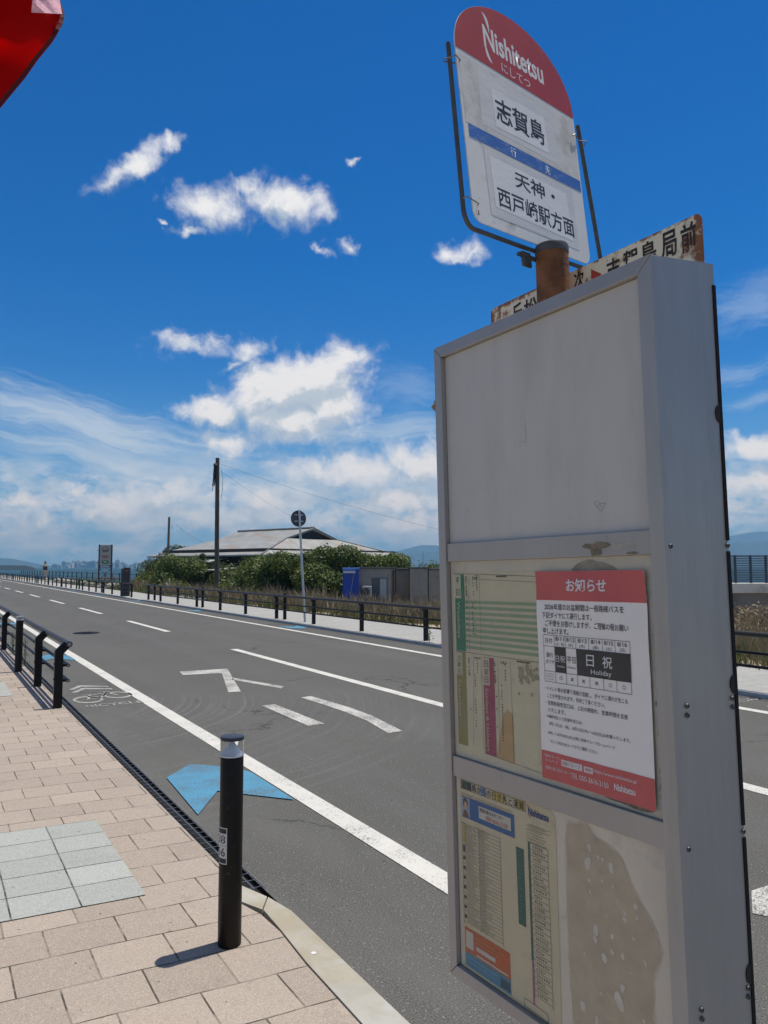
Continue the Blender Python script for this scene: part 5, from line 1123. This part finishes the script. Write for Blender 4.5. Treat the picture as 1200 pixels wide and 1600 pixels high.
ridge('wooded_spit', [(-100, 884), (-30, 883.5), (10, 883), (40, 883.5), (52, 886), (58, 888.5)], 900, 60, mat('spit_wood', (.010, .017, .008), .95, var=.4, vscale=.1), base=-2, seed=5)
ridge('hills', [(195, 888), (205, 882), (215, 879.5), (232, 879.5), (246, 883), (258, 888)], 3000, 300, HILL, base=-2, seed=6)
ridge('far_shore', [(60, 887.6), (120, 887.2), (200, 887), (300, 887), (420, 887), (600, 887), (700, 888)], 2750, 200, mat('shore_land', (.12, .13, .11), .9, var=.3, vscale=.02), base=-2.5, seed=7)
CW = [mat('city_white', (.62, .62, .60), .8), mat('city_grey', (.34, .35, .36), .8), mat('city_tan', (.44, .40, .35), .8)]
def city_block(px, k, w, h, m, label, grp=None):
    p = at(px, k, -2); o = vobj(empty('distant_building', p, label=label, cat='building', group=grp))
    mb = MB(); mb.box((-w/2, 0, 0), (w/2, w*.7, h)); z = 4
    mb.box((-w*.2, w*.15, h), (w*.15, w*.45, h+3)); mb.build('block', m, o)
    mb = MB()
    while z < h-2: mb.box((-w*.44, -.4, z), (w*.44, -.02, z+1.5)); z += 4
    mb.build('window_row', mat('city_window', (.07, .09, .11), .3), o)
for i in range(64):
    px = random.choice((random.uniform(84, 245), random.uniform(100, 175))); k = random.uniform(2480, 2640); city_block(px, k, random.uniform(9, 24), random.choice((9, 12, 14, 18, 22)), random.choice(CW), 'small pale building in the distant city skyline across the bay', 'buildings of the distant skyline')
city_block(228.5, 2700, 14, 27, CW[1], 'slim grey tower of the distant skyline left of the thin pole'); city_block(235, 2450, 17, 33, CW[1], 'broad grey tower, tallest block of the distant skyline'); city_block(184, 2600, 14, 26, CW[2], 'tan tower of the distant skyline right of the tall sign board')
mt = empty('lattice_tower', at(661, 3500, 0), label='slender distant lattice tower against the blue hills', cat='tower'); zt = zat(861, 3500)
mb = MB(); mb.lathe([(9, 0), (5, zt*.5), (2.2, zt)], 6); mb.build('mast', mat('tower_steel', (.2, .2, .22), .6), mt)
mt = empty('broadcast_tower', at(184.5, 2900, -2), label='needle thin broadcast tower on the distant skyline', cat='tower'); zt = zat(877, 2900)
mb = MB(); mb.lathe([(4, 0), (2.5, zt*.6), (3.6, zt*.65), (1, zt+2)], 6); mb.build('mast', MATS['tower_steel'], mt)

# ------------------------------------------------------------------ red flag at the top left
FL_K = 1.9
m, q, b = custom('red_cloth'); T = q.new('ShaderNodeTexCoord').outputs['UV']
b.inputs['Base Color'].default_value = (.62, .004, .004, 1); b.inputs['Roughness'].default_value = .85; b.inputs['Specular IOR Level'].default_value = .12
tr = q.new('ShaderNodeBsdfTranslucent'); tr.inputs[0].default_value = (.75, .003, .003, 1); ms = q.new('ShaderNodeMixShader'); ms.inputs[0].default_value = .5
q.l.new(b.outputs[0], ms.inputs[1]); q.l.new(tr.outputs[0], ms.inputs[2]); q.l.new(ms.outputs[0], q.n['Material Output'].inputs[0])
P_ = q.new('ShaderNodeTexCoord').outputs['Object']; wv = q.new('ShaderNodeTexWave'); wv.inputs['Scale'].default_value = 160; q.put(wv.inputs['Vector'], P_); bn = q.new('ShaderNodeBump'); bn.inputs['Strength'].default_value = .3; bn.inputs['Distance'].default_value = .002; q.put(bn.inputs['Height'], wv.outputs[1]); q.put(b.inputs['Normal'], bn.outputs[0])
CLOTH = m
def fp(px, py, dk=0.):                           # point of the cloth near its plane 1.9 m ahead
    d = ray(px, py); k = FL_K+dk; return Vector((0, 0, CAM_H))+d*(k/(d.x*math.sin(YAW)+d.y*math.cos(YAW)))
flag = empty('red_flag', at(-330, FL_K+.1, SW_Z), label='corner of a red cloth flag hanging in at the top left', cat='flag')
o0 = flag.location.copy()
# right-hand free edge of the cloth from top to bottom hem
edge = [(70, -140), (78, -60), (84, -20), (96, 6), (101, 24), (98, 38), (90, 52), (78, 70), (58, 94), (38, 122), (18, 146), (0, 168), (-25, 200), (-60, 245)]
NU, NV = 40, len(edge)*4
ed = [np.array([np.interp(t, range(len(edge)), [e[i] for e in edge]) for i in (0, 1)]) for t in np.linspace(0, len(edge)-1, NV)]
vs_ = []
for j, e in enumerate(ed):
    for i in range(NU):
        t = i/(NU-1); px = e[0]*(1-t)+(-330)*t; py = e[1]*(1-t)+(e[1]*.9-40+j*1.0)*t
        dk = .03*math.sin(px*.045+py*.02)*(1-.3*t)+.02*math.sin(px*.02-py*.05); dk += -.05*max(0, 1-abs(px-85)/26)*max(0, 1-abs(py-25)/60)
        q_ = fp(px, py, dk)-o0; vs_.append(tuple(q_))
fs_ = [(j*NU+i, j*NU+i+1, (j+1)*NU+i+1, (j+1)*NU+i) for j in range(NV-1) for i in range(NU-1)]
o = link('cloth', npmesh('cloth', vs_, fs_, CLOTH), flag)
for p in o.data.polygons: p.use_smooth = True
md = o.modifiers.new('thickness', 'SOLIDIFY'); md.thickness = .0016
hv = []
for j, e in enumerate(ed):
    t0 = ed[max(0, j-1)]; t1 = ed[min(NV-1, j+1)]; tn = (t1-t0)/np.linalg.norm(t1-t0); nn_ = np.array([-tn[1], tn[0]])
    for w_ in (0, 7.0):
        px, py = e+nn_*w_; dk = .03*math.sin(px*.045+py*.02)+.02*math.sin(px*.02-py*.05)-.05*max(0, 1-abs(px-85)/26)*max(0, 1-abs(py-25)/60)
        hv.append(tuple(fp(px, py, dk-.006-.0015*(j % 3 == 0))-o0))
hm = link('hem', npmesh('hem', hv, [(2*j, 2*j+1, 2*j+3, 2*j+2) for j in range(NV-1)], mat('red_hem', (.09, .002, .003), .9)), flag)
# turned-over corner; sunlight on the red cloth is painted in as pink
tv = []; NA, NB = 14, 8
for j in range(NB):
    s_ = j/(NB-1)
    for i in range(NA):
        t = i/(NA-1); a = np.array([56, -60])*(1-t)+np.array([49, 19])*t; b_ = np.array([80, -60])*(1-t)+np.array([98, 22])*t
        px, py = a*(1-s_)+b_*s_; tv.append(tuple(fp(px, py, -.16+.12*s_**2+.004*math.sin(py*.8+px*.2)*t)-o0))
o = link('folded_corner', npmesh('folded_corner', tv, [(j*NA+i, j*NA+i+1, (j+1)*NA+i+1, (j+1)*NA+i) for j in range(NB-1) for i in range(NA-1)], mat('sunlit_pink_mesh', (.85, .42, .48), .8, var=.3, vscale=120)), flag)
md = o.modifiers.new('thickness', 'SOLIDIFY'); md.thickness = .0016
mb = MB(); mb.tube([(0, 0, 0), (0, 0, 3.55)], .014, 10); mb.build('pole', mat('flag_pole_white', (.6, .6, .6), .4), flag, True)

# small loose stones on the asphalt by the kerb
ug = MATS.get('pebble') or mat('pebble', (.12, .115, .11), .9, var=.4, vscale=40)
pm = MB(); pm.ico((0, 0, .2), 1, 1, .25, (1, .8, .5)); pm = pm.mesh('pebble', ug); pm2 = MB(); pm2.ico((0, 0, .2), 1, 1, .25, (1, .8, .6)); pm2 = pm2.mesh('pebble', mat('pale_pebble', (.45, .43, .40), .9))
for i in range(46):
    x = random.uniform(1.56, 3.2); y = random.uniform(2.6, 7.5); o = link('pebble', pm if random.random() < .8 else pm2, None, (x, y, .001), (0, 0, random.random()*6), label='tiny loose pebble lying on the asphalt near the kerb', cat='pebble', group='pebbles on the asphalt'); s_ = random.uniform(.003, .0065); o.scale = (s_, s_, s_)
for i in range(26):
    x = random.uniform(.2, 1.3); y = random.uniform(3.1, 6.5); o = link('pebble', pm, None, (x, y, SW_Z+.001), (0, 0, random.random()*6), label='tiny dark pebble lying on the pink sidewalk', cat='pebble', group='pebbles on the sidewalk'); s_ = random.uniform(.0022, .0048); o.scale = (s_, s_, s_)
for x, y, h, lab in ((8.98, 13.3, .33, 'thin weed sprouting at the foot of the far fence beside the case'), (1.40, 13.6, .42, 'weed growing at the drain behind the near fence posts'), (1.40, 15.6, .38, 'second weed at the drain further along the near fence')):
    weed(0, 0, h, lab).build('weed', LEAF, loc=(x, y, .03), label=lab, cat='weed', fix=False)

# ------------------------------------------------------------------ haze
HAZE_D = 2.5e-4
hb = MB().box((-1400, -1400, -3.2), (9000, 9000, 300)).build('haze', None, kind='stuff', label='thin blue summer haze over the sea and far hills')
m = bpy.data.materials.new('haze'); m.use_nodes = True; m.node_tree.nodes.clear(); q = NT(m.node_tree)
vp = q.new('ShaderNodeVolumePrincipled'); vp.inputs['Color'].default_value = (.24, .56, 1.0, 1); vp.inputs['Absorption Color'].default_value = (.30, .30, .30, 1); vp.inputs['Density'].default_value = HAZE_D; vp.inputs['Anisotropy'].default_value = .1
q.l.new(vp.outputs[0], q.new('ShaderNodeOutputMaterial').inputs['Volume']); hb.data.materials.append(m)
